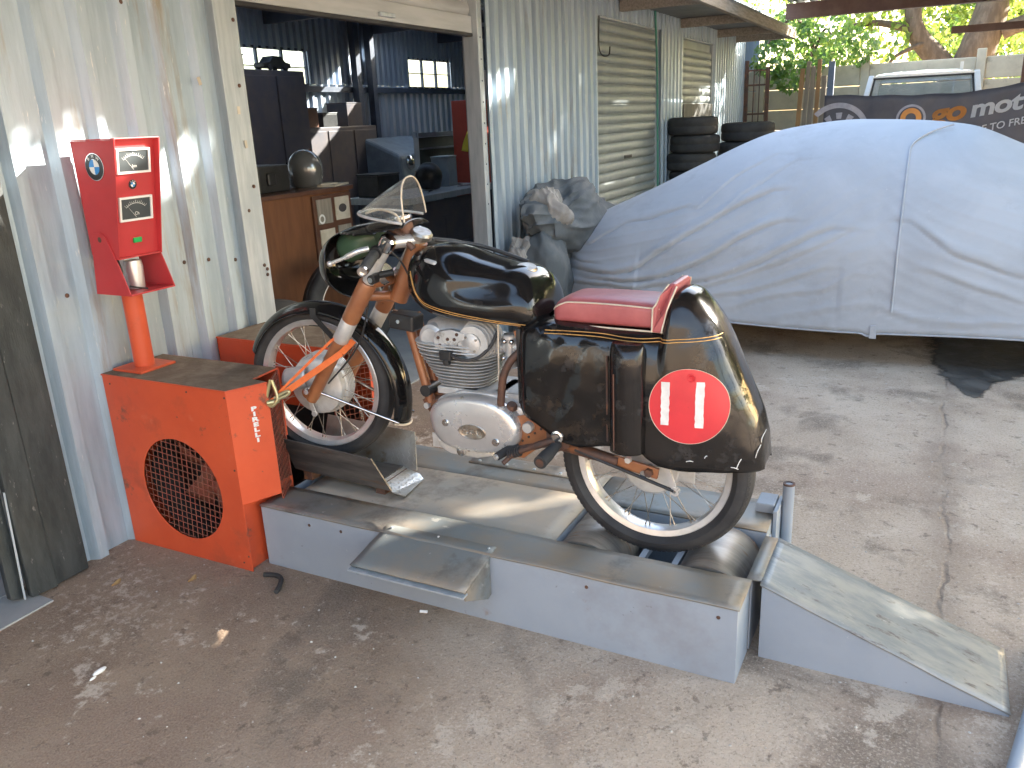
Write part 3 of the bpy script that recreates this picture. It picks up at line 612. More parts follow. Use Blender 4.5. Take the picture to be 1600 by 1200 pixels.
# far carport with brown beams and its red post
cp = thing('far_carport', 'brown steel carport roof over the parked pickup truck', 'carport', (3, 9, 0))
MB().mm(.10, 7, 9.75, 9.87, 2.60, 2.78).build('beam', 'beam', cp); MB().mm(.30, 7, 6.9, 7.0, 2.72, 2.86).build('beam', 'beam', cp)
for x in (2.78, 6.8): MB().mm(x, x + .1, 9.76, 9.86, 0, 2.598).build('post', 'beam', cp)
MB().mm(6.8, 6.9, 6.91, 6.99, 0, 2.718).build('post', 'beam', cp)
for i in range(7):
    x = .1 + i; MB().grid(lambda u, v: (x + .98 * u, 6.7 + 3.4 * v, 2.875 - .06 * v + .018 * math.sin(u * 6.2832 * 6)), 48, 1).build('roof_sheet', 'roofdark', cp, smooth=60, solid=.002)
MB().mm(2.0, 2.78, 9.78, 9.84, 2.28, 2.36).build('brace', 'beam', cp)
# ================================================================ TREES
def leaves(mb, blobs, n, size, seed, droop=.3, gaps=()):
    rs = random.Random(seed)
    tot = sum(b[3] ** 2 for b in blobs)
    for (cx, cy, cz, r) in blobs:
        for k in range(int(n * r * r / tot)):
            while True:
                p = Vector((rs.uniform(-1, 1), rs.uniform(-1, 1), rs.uniform(-1, 1)))
                if p.length <= 1: break
            if rs.random() < .55 and p.length > .01: p = p.normalized() * rs.uniform(.75, 1)
            q = Vector((cx, cy, cz)) + Vector((p.x * r, p.y * r, p.z * r * .8))
            if nz3(q.x * 2.3, q.y * 2.3, q.z * 2.3 + seed) < -.12: continue
            if any(((q - g).cross(sd)).length < r * (.75 + .5 * rs.random()) for g, r in gaps): continue
            s = size * rs.uniform(.6, 1.25); a = Vector((rs.uniform(-1, 1), rs.uniform(-1, 1), rs.uniform(-1, .3) - droop)).normalized()
            b = a.cross(Vector((rs.uniform(-1, 1), rs.uniform(-1, 1), rs.uniform(-1, 1)))).normalized()
            c = a.cross(b) * s * .12
            mb.add([q, q + a*s*.5 + b*s*.3 + c, q + a*s, q + a*s*.5 - b*s*.3 + c], [(0, 1, 2, 3)])
    return mb
def limb(mb, pts, r0, r1, n=9):
    P = bez(pts, 14); m = len(P)
    P = [p + Vector((nz3(p.x*2, p.z*2, 1), nz3(p.x*2, p.z*2, 7), 0)) * r0 * .3 for p in P]
    return mb.tube(P, [r0 + (r1 - r0) * i / (m - 1) for i in range(m)], n)
t = thing('yard_tree', 'large tree with thick leaning trunk and backlit leaves behind the fence', 'tree', (2.3, 13.6, 0))
mb = MB(); limb(mb, [(2.2, 13.6, 0), (2.25, 13.6, 1.6), (2.36, 13.6, 2.3), (2.55, 13.7, 3.1), (2.9, 13.8, 4.5), (3.2, 14, 6)], .34, .16)
limb(mb, [(2.2, 13.55, 1.5), (1.95, 13.5, 2.0), (1.55, 13.5, 2.45), (1.42, 13.5, 2.9), (1.1, 13.7, 4)], .21, .1)
limb(mb, [(1.5, 13.5, 2.6), (.9, 13.3, 2.75), (.4, 13.2, 2.7)], .07, .03); limb(mb, [(2.7, 13.6, 2.5), (3.6, 13.4, 2.9), (4.4, 13.2, 3.6)], .13, .06)
limb(mb, [(1.3, 13.5, 3.2), (.6, 13.6, 3.3), (-.2, 13.5, 3.1)], .08, .02); limb(mb, [(1.6, 13.4, 2.4), (1.2, 13.2, 2.2), (1.05, 13.1, 1.8)], .04, .015); limb(mb, [(2.6, 13.8, 3.0), (2.2, 14.1, 3.6), (1.9, 14.4, 4.6)], .12, .05)
mb.build('trunk', 'bark', t, smooth=60)
blobs = [(.2, 13.2, 2.9, .75), (.9, 13.6, 2.6, .6), (.3, 12.9, 2.3, .5), (1.1, 14.2, 3.3, .9), (-.6, 13.4, 3.3, .8), (2.2, 14.4, 2.9, .7), (3.1, 14.2, 3.0, .9), (4.2, 13.6, 3.3, .9), (1.9, 14.6, 4.2, 1.1), (3.3, 14.4, 4.6, 1.3), (.6, 13.8, 4.2, 1.0), (4.8, 14, 4.4, 1.1), (1.0, 13.0, 2.05, .35), (2.6, 15.0, 1.9, .6), (1.8, 15.2, 2.0, .7), (3.6, 15.0, 2.1, .8)]
leaves(MB(), blobs, 11500, .13, 4).build('crown', 'leaf', t)
t = thing('fence_bush', 'light green leafy branch drooping over the cream fence', 'bush', (.0, 11.6, 0))
mb = MB(); limb(mb, [(.05, 12.4, 0), (.05, 12.4, 1.7), (.1, 12.2, 2.5), (-.1, 11.4, 2.75), (-.35, 11.0, 2.4)], .05, .012); limb(mb, [(.08, 12.3, 2.2), (.3, 11.9, 2.6), (.45, 11.6, 2.5)], .03, .01); mb.build('trunk', 'bark', t, smooth=60)
leaves(MB(), [(-.28, 11.2, 2.25, .33), (-.05, 11.3, 2.0, .28), (-.1, 11.5, 2.6, .4), (.35, 11.7, 2.55, .42), (.3, 11.5, 2.15, .25), (-.45, 11.3, 2.55, .22), (.65, 11.9, 2.35, .4)], 2300, .10, 8).build('crown', 'leaf2', t)
for i, (x, y, rr, hh, lab) in enumerate([(2.6, 22, 2.2, 4.4, 'dense green tree farthest back, seen above the pickup roof'), (5.6, 20, 2.6, 4.8, 'tall green tree seen behind the pickup and red post')]):
    t = thing('distant_tree', lab, 'tree', (x, y, 0), 'trees beyond the fence'); mb = MB(); limb(mb, [(x, y, 0), (x + .1, y, 2), (x, y, hh)], .25, .08); limb(mb, [(x, y, 2), (x + .8, y, hh * .8)], .12, .04); mb.build('trunk', 'bark', t, smooth=60)
    rs = random.Random(i); leaves(MB(), [(x + rs.uniform(-1, 1) * rr, y + rs.uniform(-.6, .6) * rr, hh * rs.uniform(.35, .95), rr * rs.uniform(.35, .6)) for _ in range(9)], 6500, .2, 20 + i).build('crown', 'leaf', t)
# unseen tree added on the sunny side; its crown blocks the direct sun
t = thing('added_shade_tree', 'spreading tree out of view, added to block the sun over the yard', 'tree', (6.6, 5.8, 0))
mb = MB(); limb(mb, [(6.6, 5.8, 0), (6.7, 5.9, 2.0), (6.4, 6.0, 4.0), (6.6, 6.2, 6.5)], .26, .1); limb(mb, [(6.6, 5.9, 2.4), (5.2, 6.6, 3.6), (4.4, 7.2, 4.6)], .13, .05); limb(mb, [(6.6, 5.9, 2.6), (7.8, 4.6, 3.8), (8.4, 3.8, 4.8)], .13, .05); mb.build('trunk', 'bark', t, smooth=60)
rs = random.Random(5)
bl = [(6.6 + rs.uniform(-1, 1) * 3.0, 5.6 + rs.uniform(-1, 1) * 3.0, rs.uniform(2.6, 6.2), rs.uniform(.8, 1.3)) for _ in range(50)]
# openings cut in both added crowns to place sun patches at chosen spots
GAPS = [(V(1.60, .28, 1.0), .27), (V(2.05, .30, .12), .13), (V(.56, -.10, .215), .27), (V(.66, -.06, .225), .24), (V(-.02, -.66, 0), .22),
        (V(-.64, 3.05, 1.80), .15), (V(-.64, -.27, 1.49), .24), (V(-.64, -.05, 1.5), .17), (V(-.64, .2, 1.52), .17), (V(-.64, .42, 1.52), .15), (V(-.64, .62, 1.52), .18), (V(-.64, 3.3, 1.85), .1)]
leaves(MB(), bl, 60000, .24, 31, gaps=GAPS).build('crown', 'leaf', t)
t = thing('added_shade_tree_far', 'second tree out of view, added to block the sun farther along the yard', 'tree', (9.3, 11.3, 0))  # second unseen tree, added to keep direct sun off the car and wall
mb = MB(); limb(mb, [(9.3, 11.3, 0), (9.3, 11.4, 2.4), (9.1, 11.3, 5)], .26, .1); limb(mb, [(9.3, 11.4, 2.2), (8.0, 11.6, 3.8)], .12, .05); mb.build('trunk', 'bark', t, smooth=60)
rs = random.Random(15)
leaves(MB(), [(9.2 + rs.uniform(-1, 1) * 3.4, 11.4 + rs.uniform(-1, 1) * 3.2, rs.uniform(2.2, 8.4), rs.uniform(.9, 1.4)) for _ in range(60)], 46000, .3, 37, gaps=[(g_, r_ * 1.4) for g_, r_ in GAPS]).build('crown', 'leaf', t)

# carport roof over the test bench (above the picture)
rf = thing('bench_carport', 'corrugated carport roof over the motorcycle test bench', 'carport', (2.3, -1, 0))
for i in range(5):
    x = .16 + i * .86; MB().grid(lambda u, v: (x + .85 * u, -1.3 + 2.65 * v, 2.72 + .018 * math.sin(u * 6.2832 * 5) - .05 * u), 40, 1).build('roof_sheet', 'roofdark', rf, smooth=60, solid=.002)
for y in (-1.25, 0, 1.25): MB().mm(.16, 4.5, y, y + .08, 2.54, 2.645).build('beam', 'beam', rf); MB().mm(4.4, 4.48, y + .002, y + .078, 0, 2.539).build('post', 'beam', rf)

M['plaster'] = mat('grey_brown_plaster', (.20, .165, .13), (.27, .22, .18), 2, .9, 0, .2, 30)
o = MB().mm(-6, 9, -6.6, -6.4, 0, 2.9).build('added_rear_wall', 'plaster', None, org=(1.5, -6.5, 0)); tag(o, 'grey brown plastered wall added out of view to darken reflections', 'wall')  # unseen wall added behind the camera to darken reflections and side fill

# ================================================================ COVERED CAR
YC = 4.12
ZT = [(-.56, .42), (-.48, .62), (-.35, .745), (-.17, .85), (.2, 1.01), (.54, 1.17), (.98, 1.36), (1.3, 1.42), (1.6, 1.435), (2.2, 1.38), (2.5, 1.26), (3.0, 1.02), (3.4, .85), (3.58, .62), (3.64, .40)]
def hw(x):
    a = max(0, min(1, (x + .56) / .95)); b = max(0, min(1, (3.64 - x) / .7))
    return .80 * (1 - (1 - a) ** 2.4) ** .5 * (1 - (1 - b) ** 2.6) ** .5 + .02
def ridge(t): t = t - math.floor(t); return (math.exp(-((t - .5) / .16) ** 2))
FOLDS = [([(-.19, .498), (.225, .514), (.456, .657), (.676, .793), (.926, .943), (1.145, 1.044)], .020, .028), ([(-.02, .446), (.413, .477), (.768, .623), (1.016, .778), (1.233, .864)], .022, .026), ([(.273, .402), (.794, .493), (1.106, .613), (1.301, .722), (1.525, .828)], .020, .03),
 ([(.597, .395), (1.027, .525), (1.306, .64), (1.638, .81)], .012, .025), ([(.909, .29), (1.219, .395), (1.513, .452), (1.677, .552)], .012, .022), ([(.673, .92), (.879, 1.106), (1.134, 1.252)], .010, .02), ([(.762, .815), (1.004, 1.045), (1.271, 1.22)], .008, .022),
 ([(-.114, .664), (.13, .805), (.408, .875), (.586, .941)], .012, .025), ([(1.937, .873), (2.212, .689), (2.553, .57)], .014, .03), ([(2.087, .588), (2.317, .502), (2.569, .439)], .012, .025), ([(1.823, .356), (2.081, .291), (2.586, .302)], .013, .02), ([(.461, .32), (.905, .389), (1.313, .516), (1.504, .586)], .014, .022), ([(1.165, .24), (1.522, .327), (1.747, .372)], .010, .018), ([(-.3, .40), (.1, .41), (.5, .37)], .016, .02), ([(-.4, .62), (-.25, .56), (-.05, .55)], .012, .02)]
def folds(x, z):
    d = 0
    for pts, A, w in FOLDS:
        x0, x1 = pts[0][0], pts[-1][0]
        if x < x0 - .15 or x > x1 + .15: continue
        t = max(0, min(1, (x - x0) / (x1 - x0))); zc = spline(pts, x) + .012 * nz3(x * 6, A * 900, 1)
        e = min(1, (x - x0 + .15) / .25) * min(1, (x1 + .15 - x) / .3); q = (z - zc) / w
        d += A * e * (.55 * math.exp(-((q - .5) / 1.3) ** 2) - .8 * math.exp(-abs(q + .35) * 2.6))
    return d
def hemz(x): return .212 + .03 * max(0, 1 - (x + .5) / .8) + .012 * math.sin(x * 3.1) - .02 * math.exp(-((x - 1.78) / .03) ** 2)
def car(u, v):
    # more stations at the nose and tail
    x = -.555 + 4.19 * (u - .06 * math.sin(2 * math.pi * u))
    zt = spline(ZT, x); W = hw(x); zh = hemz(x)
    t = v * 2 - 1; s = 1 if t > 0 else -1
    a = abs(t)                                     # 0 roof ridge .. 1 hem
    pwr = 2.5
    ang = (1 - a) * math.pi / 2 
    zz = zt * math.sin(ang) ** (2 / pwr) if a < 1 else 0
    cc = math.cos(ang) ** (2 / pwr)
    z = zh + (zt - zh) * (zz / zt) if zt > zh else zh
    k = max(0, (z - .70) / .8)                       # greenhouse tumblehome
    y = YC + s * W * cc * (1 - .10 * k)
    # folds: sweep from the roof down towards the nose, and from the tail side
    q = z - (.10 + .62 * max(0, (x + .5) / 1.9) ** 1.7) if x < 1.78 else z - (.15 + .55 * max(0, (x - 1.78) / 1.4) ** .8 * -1 + .75)
    wv = nz3(x * 1.1, z * 1.4, s * 3) * .35
    side = min(1, a * 1.5) * (1 - max(0, (z - .95) / .35)) if z < 1.3 else 0
    side = max(0, side)
    d = 1.6 * folds(x, z) * min(1, a * 2.2) + .0025 * ridge(q * 12 + wv * 6) * side
    d += .012 * nz3(x * 2.6, z * 3.0, 4 + s) * max(0, 1 - (x + .55) / 1.3) * side
    d += .005 * nz3(x * 1.5, z * 1.7, 2) - .014 * max(0, math.sin(min(1, max(0, (z - zh) / .5)) * math.pi)) * (1 if .3 < x < 1.6 else .5)
    return Vector((x, y + s * d, z + d * .3))
cv = thing('covered_car', 'low car parked under a pale blue grey fabric car cover', 'car', (1.6, YC, 0))
cov = MB().grid(car, 340, 280).build('car_cover', 'cloth', cv, smooth=80, solid=.003)
# seam piping over the doors
pts = []
for i in range(60):
    v = .02 + .40 * i / 59
    u0 = .562
    p = car(u0, v); pts.append(p + Vector((0, -.006, .002)))
pts = [Vector((p.x + (.22 * ((i - 44) / 15) ** 1.6 if i > 44 else 0), p.y, p.z)) for i, p in enumerate(pts)]
MB().tube(pts, .006, 6).build('seam_piping', 'cloth', cov, smooth=60)
hp = [car(i / 200, 0.0) + Vector((0, -.002, 0)) for i in range(6, 196)]
MB().tube(hp, .005, 6).build('hem', 'cloth', cov, smooth=60)
MB().prism([(1.785, .175), (1.825, .175), (1.82, .255), (1.79, .255)], 'xz', YC - .83, YC - .822).build('hem_tab', 'cloth', cov)
MB().prism([(.02, .42), (.05, .40), (.055, .30), (.035, .20), (-.005, .21), (.0, .31)], 'xz', 3.42, 3.43).build('torn_lining_flap', 'lining', cov)
for x in (.25, 2.95):
    for s in (-1, 1):
        tm = tyre_mb(.30, .17, .19); o = tm.build('tyre', 'rubber', None, org=(0, 0, 0), smooth=50); o.parent = cv; o.rotation_euler = (R(90), 0, 0); o.location = (x - 1.6, s * .46 + .085, .30)
MB().mm(-.15, 3.35, YC - .36, YC + .36, .30, .42).build('underbody', 'blackm', cv, bevel=.05)
# crumpled spare cover heaped between car and wall
def crumple(c, r, seed, amp=.3, n=110, m=70):
    c = Vector(c); rs = random.Random(seed)
    dirs = [Vector((rs.uniform(-1, 1), rs.uniform(-1, 1), rs.uniform(-.7, .7))).normalized() for _ in range(5)]
    def fn(u, v):
        a = u * 2 * math.pi; b = -math.pi/2 + math.pi * v
        d = Vector((math.cos(b) * math.cos(a), math.cos(b) * math.sin(a), math.sin(b)))
        q = d * 1.2 + Vector((seed, seed * .7, 0))
        e = 1 + amp * .9 * nz3(q.x, q.y, q.z)
        for k, dd in enumerate(dirs):
            # sharp crests between slack hollows, each fold fading along its length
            t = d.dot(dd) * (3.2 + 1.3 * k) + 1.3 * nz3(q.x * 1.3 + k * 7, q.y * 1.3, q.z * 1.3)
            w = max(0, .35 + 1.3 * nz3(q.x * 1.1, q.y * 1.1 + k * 5, q.z * 1.1 + 3))
            e += amp * .20 / (1 + .2 * k) * w * (math.exp(-4.5 * math.sin(t * 1.6) ** 2) - .35)
        return c + Vector((d.x * r[0] * e, d.y * r[1] * e, max(d.z * r[2] * e, -c.z + .01)))
    return MB().grid(fn, n, m)
hp_ = thing('crumpled_cover', 'dark grey crumpled fabric cover heaped against the corrugated wall', 'cover', (-.42, 3.6, 0))
crumple((-.36, 3.74, .82), (.27, .52, .25), 2.3, .55).build('heap', 'cloth2', hp_, smooth=50)
crumple((-.40, 3.32, .36), (.21, .26, .40), 6.1, .45).build('heap', 'cloth2', hp_, smooth=50)
crumple((-.38, 3.38, .86), (.17, .13, .20), 9.4, .6).build('pale_lining', 'lining', hp_, smooth=50)
crumple((-.48, 3.14, .56), (.09, .08, .20), 4.4, .6).build('pale_lining', 'lining', hp_, smooth=50)
crumple((-.36, 3.9, .35), (.22, .42, .36), 3.1, .3).build('heap', 'cloth2', hp_, smooth=50)

# ================================================================ INSIDE THE WORKSHOP
ct = thing('wood_counter', 'orange brown veneered counter just inside the wide door', 'counter', (-1.95, 2.0, 0))
MB().mm(-1.84, -1.8, 1.0, 3.0, .02, 1.10).build('front_panel', 'counter', ct, bevel=.004); MB().mm(-2.4, -1.78, .97, 3.03, 1.10, 1.13).build('top', 'frame', ct, bevel=.004); MB().mm(-2.38, -1.842, 2.96, 3.0, .02, 1.10).build('side_panel', 'counter', ct, bevel=.004)
pf = thing('picture_board', 'dark wood board of small framed prints on the counter front', 'picture frame', (-1.79, 2.76, .66))
MB().mm(-1.798, -1.778, 2.56, 2.98, .64, 1.085).build('backing', 'frame', pf, bevel=.003)
for (y0, y1, z0, z1, dark) in [(2.59, 2.75, .89, 1.06, 0), (2.79, 2.95, .90, 1.06, 1), (2.60, 2.76, .67, .85, 2), (2.80, 2.95, .67, .86, 0)]:
    MB().mm(-1.778, -1.772, y0, y1, z0, z1).build('print', 'paper' if dark else 'woodgrey', pf)
    if dark: MB().ball((-1.772, (y0 + y1) / 2, (z0 + z1) / 2), (.002, .045 if dark == 1 else .02, .03 if dark == 1 else .018)).build('drawing', 'ink', pf)
vv, ff = annulus(.02, .034); MB().add(vv, ff, frame3((-1.770, 2.63, .925), (0, 1, 0), (0, 0, 1))).build('round_badge', 'whiteclean', pf)
def helmet(c, yaw, m, label):
    t = thing('motorcycle_helmet', label, 'helmet', (c[0], c[1], c[2] - .125), 'helmets in the workshop')
    T = Matrix.Translation(c) @ Euler((0, 0, yaw)).to_matrix().to_4x4()
    def fn(u, v):
        a = u * 2 * math.pi; b = -.75 + (math.pi / 2 + .75) * v
        fx = 1.0 + (.12 if math.cos(a) > .3 and b < .1 else 0)
        return T @ Vector((.145 * math.cos(b) * math.cos(a) * fx, .118 * math.cos(b) * math.sin(a), .14 * math.sin(b) - (.03 if b < -.5 else 0)))
    MB().grid(fn, 40, 22).build('shell', m, t, smooth=60)
    def fv(u, v):
        a = -1.0 + 2.0 * u; b = -.12 + .5 * v
        return T @ Vector((.158 * math.cos(b) * math.cos(a), .126 * math.cos(b) * math.sin(a), .145 * math.sin(b)))
    MB().grid(fv, 16, 6).build('visor', 'visor', t, smooth=60)
    for k in range(3):
        MB().ball(T @ Vector((.035 - .03 * k, -.118, -.02 - .012 * k)), (.012, .006, .032)).build('vent', 'whiteclean' if m == 'silver' else 'blackm', t, smooth=60)
helmet((-2.02, 2.80, 1.255), R(165), 'silver', 'silver full face helmet with dark visor on the wood counter')
o = MB().box((-2.1, 2.40, 1.22), (.3, .30, .18)).box((-1.94, 2.36, 1.22), (.02, .08, .08)).build('radio', 'blackm', None, bevel=.01, org=(-2.1, 2.4, 1.13)); tag(o, 'black boxy radio left of the silver helmet on the counter', 'radio')
o = MB().box((-1.9, 2.93, 1.138), (.16, .28, .014), (0, 0, .3)).box((-1.9, 2.86, 1.15), (.1, .16, .01), (0, 0, -.2)).build('paper_sheets', 'paper', None, org=(-1.9, 2.9, 1.13)); tag(o, 'loose paper sheets on the counter end by the helmet', 'paper')
o = MB().box((-2.15, 3.0, 1.26), (.02, .07, .26), (.15, .1, 0)).build('leaning_folder', 'frame', None, org=(-2.15, 3.0, 1.13)); tag(o, 'brown folder leaning upright behind the silver helmet', 'folder')
def standtyre(c, r, w, yaw, label):
    t = thing('spare_motorcycle_wheel', label, 'wheel', (c[0], c[1], 0.008), 'wheels inside the workshop'); mm_ = tyre_mb(r, w, r * .74); T = Matrix.Translation((c[0], c[1], r + .008)) @ Euler((R(90), 0, yaw)).to_matrix().to_4x4() @ Matrix.Translation((0, 0, -w/2)); mm_.v = [T @ q for q in mm_.v]; mm_.build('tread', 'rubber', t, smooth=50)
    k = MB(); k.lathe([(r*.74, -w*.3), (r*.70, -w*.3), (r*.70, w*.3), (r*.74, w*.3)], (0, 0, w/2), (0, 0, 1), 40); k.v = [T @ q for q in k.v]; k.build('rim', 'rim', t, smooth=50)
standtyre((-1.05, 1.28, 0), .33, .10, R(60), 'black motorcycle wheel standing just behind the left door jamb'); standtyre((-1.42, 2.40, 0), .36, .12, R(75), 'black motorcycle tyre leaning at the right end of the counter')
cb = thing('tall_cabinet', 'tall dark brown cabinet below the left workshop windows', 'cabinet', (-4.6, 5.2, 0))
MB().mm(-4.9, -4.5, 4.4, 5.85, .008, 2.16).build('carcass', 'brownwood', cb, bevel=.01)
for y in (4.42, 4.90, 5.38): MB().mm(-4.5, -4.48, y, y + .45, .1, 2.1).build('door', 'brownwood', cb, bevel=.006); MB().mm(-4.48, -4.46, y + .40, y + .42, 1.0, 1.15).build('handle', 'chrome', cb)
mc = thing('model_car', 'small model car silhouette on top of the tall cabinet', 'model car', (-4.65, 5.5, 2.16))
MB().prism([(5.30, 2.19), (5.72, 2.19), (5.72, 2.24), (5.64, 2.255), (5.58, 2.31), (5.45, 2.315), (5.38, 2.25), (5.30, 2.24)], 'yz', -4.72, -4.56).build('body', 'blackm', mc, bevel=.01)
for y in (5.38, 5.63):
    for x in (-4.73, -4.57): MB().cyl((x, y, 2.19), (x + .02, y, 2.19), .03).build('wheel', 'rubber', mc)
lc = thing('low_cabinet', 'low dark cabinet against the corrugated back wall', 'cabinet', (-5.1, 6.9, 0)); MB().mm(-5.35, -4.9, 6.1, 7.7, .008, 1.55).build('carcass', 'brownwood', lc, bevel=.01)
for y in (6.13, 6.66, 7.19): MB().mm(-4.9, -4.885, y, y + .48, .1, 1.5).build('door', 'brownwood', lc, bevel=.006)
gb = thing('chalkboard_stand', 'green board on a pale blue frame deep inside the workshop', 'board', (-3.5, 7.2, 0))
MB().mm(-3.52, -3.5, 6.56, 8.3, .62, 1.38).build('panel', 'board', gb)
for y in (6.5, 8.3): MB().bar((-3.45, y - .05, .008), (-3.5, y + .03, 1.45), .06, .05).build('leg', 'frameblue', gb)
for z in (1.385, .58): MB().mm(-3.53, -3.47, 6.5, 8.33, z, z + .05).build('rail', 'frameblue', gb)
MB().mm(-3.50, -3.46, 6.6, 8.2, 1.24, 1.26).build('ledge', 'frameblue', gb)
wb = thing('workbench', 'dark steel workbench behind the motorcycle windscreen', 'workbench', (-2.6, 5.3, 0))
MB().mm(-3.0, -2.3, 4.5, 6.3, .82, .88).build('top', 'steelpost', wb, bevel=.004)
for y in (4.55, 6.2):
    for x in (-2.97, -2.37): MB().mm(x, x + .05, y, y + .05, .008, .82).build('leg', 'dark', wb)
MB().mm(-2.95, -2.35, 4.7, 6.2, .3, .33).build('shelf', 'dark', wb); MB().mm(-2.40, -2.37, 4.62, 6.19, .35, .80).build('drawer_front', 'brownwood', wb)
helmet((-2.62, 5.38, 1.02), R(180), 'blackm', 'black open helmet on the steel workbench')
for i, (y, l, a) in enumerate([(5.0, .22, .4), (5.75, .30, -.3), (6.0, .2, 1.0)]):
    o = MB().bar((-2.4 - .1*i, y, .887), (-2.4 - .1*i - l * math.sin(a), y + l * math.cos(a), .887), .025, .012).build('spanner', 'chrome', None, org=(-2.4, y, .88)); tag(o, ['short chrome spanner at the near end of the workbench', 'long chrome spanner beside the black helmet', 'chrome spanner at the far end of the workbench'][i], 'spanner', 'tools on the workbench')
rcab = thing('red_tool_cabinet', 'tall red tool cabinet at the right side of the door opening', 'cabinet', (-3, 7.1, 0)); MB().mm(-3.2, -2.9, 6.88, 7.4, .008, 1.78).build('carcass', 'redint', rcab, bevel=.01)
for k in range(6): MB().mm(-2.9, -2.885, 6.91, 7.37, .1 + k * .27, .34 + k * .27).build('drawer', 'redint', rcab, bevel=.004)
o = MB().grid(lambda u, v: (-2.88 + .02*math.sin(u*11) + .01*math.sin(v*6), 6.90 - .34*u*(.35 + .65*v), 1.66 - .34*v - .12*u + .03*math.sin(u*7)), 20, 14).build('yellow_rag', 'yellow', None, smooth=60, solid=.004, org=(-2.9, 6.8, 1.5)); tag(o, 'bright yellow rag hanging beside the red tool cabinet', 'rag')
o = MB().lathe([(.0001, .03), (.2, .03), (.22, .02), (.22, 0), (.0001, 0)], (-3.6, 8.6, 1.98), (1, -.4, 0), 32).build('wall_disc', 'lining', None, smooth=40, org=(-3.6, 8.6, 1.98)); tag(o, 'pale round disc hanging high near the right jamb', 'disc')
for i, (x, y, z, sx, sy, sz, m_, lab) in enumerate([(-5.1, 6.4, 1.55, .3, .36, .22, 'frame', 'brown carton on the left end of the low cabinet'), (-5.1, 6.85, 1.55, .25, .25, .16, 'blackm', 'black tool box in the middle of the low cabinet'), (-5.1, 7.3, 1.55, .3, .4, .28, 'brownwood', 'dark crate on the right end of the low cabinet'),
      (-2.8, 4.75, .88, .28, .3, .2, 'blackm', 'black box at the near end of the workbench'), (-2.75, 5.9, .88, .2, .24, .3, 'frameblue', 'pale blue tin at the far end of the workbench'), (-2.6, 5.05, .33, .4, .5, .3, 'brownwood', 'dark crate on the lower shelf of the workbench'), (-4.7, 4.75, 2.16, .3, .5, .14, 'brownwood', 'flat dark box on top of the tall cabinet')]):
    o = MB().box((x, y, z + sz / 2), (sx, sy, sz), (0, 0, .15 * (-1) ** i)).box((x, y, z + sz + .008), (sx * 1.04, sy * 1.04, .016), (0, 0, .15 * (-1) ** i)).build('storage_box', m_, None, bevel=.006, org=(x, y, z)); tag(o, lab, 'box', 'boxes stored in the workshop')
vc = thing('white_car_front', 'pale blue vehicle nose with round lamp deep in the workshop', 'vehicle', (-4.6, 8, 0))
MB().loft([[(x, y, z) for x, z in ((-5.0, .35), (-4.4, .35), (-4.3, .7), (-4.35, 1.15), (-4.9, 1.38), (-5.0, 1.38))] for y in (7.4, 7.55, 8.6, 8.75)]).build('body', 'frameblue', vc, bevel=.04)
for y in (7.62, 8.5): MB().ball((-4.33, y, 1.05), (.06, .1, .1)).build('lamp', 'chrome', vc, smooth=60); tyre_mb(.3, .18, .19).build('tmp', 'rubber'); q = bpy.data.objects['tmp']; q.name = 'wheel'; q.parent = vc; q.rotation_euler = (R(90), 0, 0); q.location = (0, y - 8, .308)
for i, (x, y) in enumerate([(-2.9, 3.4), (-3.8, 5.0), (-2.6, 6.4)]):
    lf = thing('tube_light', ['nearest unlit fluorescent fitting under the workshop roof', 'middle unlit fluorescent fitting under the workshop roof', 'farthest unlit fluorescent fitting under the workshop roof'][i], 'ceiling light', (x, y, 2.7), 'unlit fluorescent fittings')
    MB().mm(x - .05, x + .05, y - .6, y + .6, 2.74, 2.78).build('tray', 'whiteclean', lf); MB().cyl((x, y - .58, 2.715), (x, y + .58, 2.715), .018).build('tube', 'whiteclean', lf, smooth=60)
    for s in (-.5, .5): MB().cyl((x, y + s, 2.78), (x, y + s, 2.956), .005, 6).build('hanger', 'dark', lf)
o = crumple((-.95, -.72, .12), (.14, .16, .11), 5.2, .35, 30, 20).build('blue_cloth', 'bluecloth', None, smooth=50, org=(-.95, -.72, .006)); tag(o, 'dark blue cloth bundle in the dark doorway at far left', 'cloth')
# ================================================================ TEST BENCH: FAN BOXES
def hole_panel(x0, x1, z0, z1, cx, cz, r, y, t, n=48):
    angs = [2*math.pi*i/n for i in range(n)] + [math.atan2(zz - cz, xx - cx) % (2*math.pi) for xx in (x0, x1) for zz in (z0, z1)]
    angs = sorted(set(round(a, 5) for a in angs)); inn = []; out = []
    for a in angs:
        c, s = math.cos(a), math.sin(a); k = 1e9
        if c > 1e-6: k = min(k, (x1 - cx) / c)
        if c < -1e-6: k = min(k, (x0 - cx) / c)
        if s > 1e-6: k = min(k, (z1 - cz) / s)
        if s < -1e-6: k = min(k, (z0 - cz) / s)
        inn.append((cx + r*c, cz + r*s)); out.append((cx + k*c, cz + k*s))
    m = len(angs); mb = MB()
    vs = [(p[0], y, p[1]) for p in inn] + [(p[0], y, p[1]) for p in out] + [(p[0], y + t, p[1]) for p in inn] + [(p[0], y + t, p[1]) for p in out]
    fs = []
    for i in range(m):
        j = (i + 1) % m
        fs += [(i, j, m + j, m + i), (2*m + i, 3*m + i, 3*m + j, 2*m + j), (i, 2*m + i, 2*m + j, j), (m + i, m + j, 3*m + j, 3*m + i)]
    return mb.add(vs, fs)
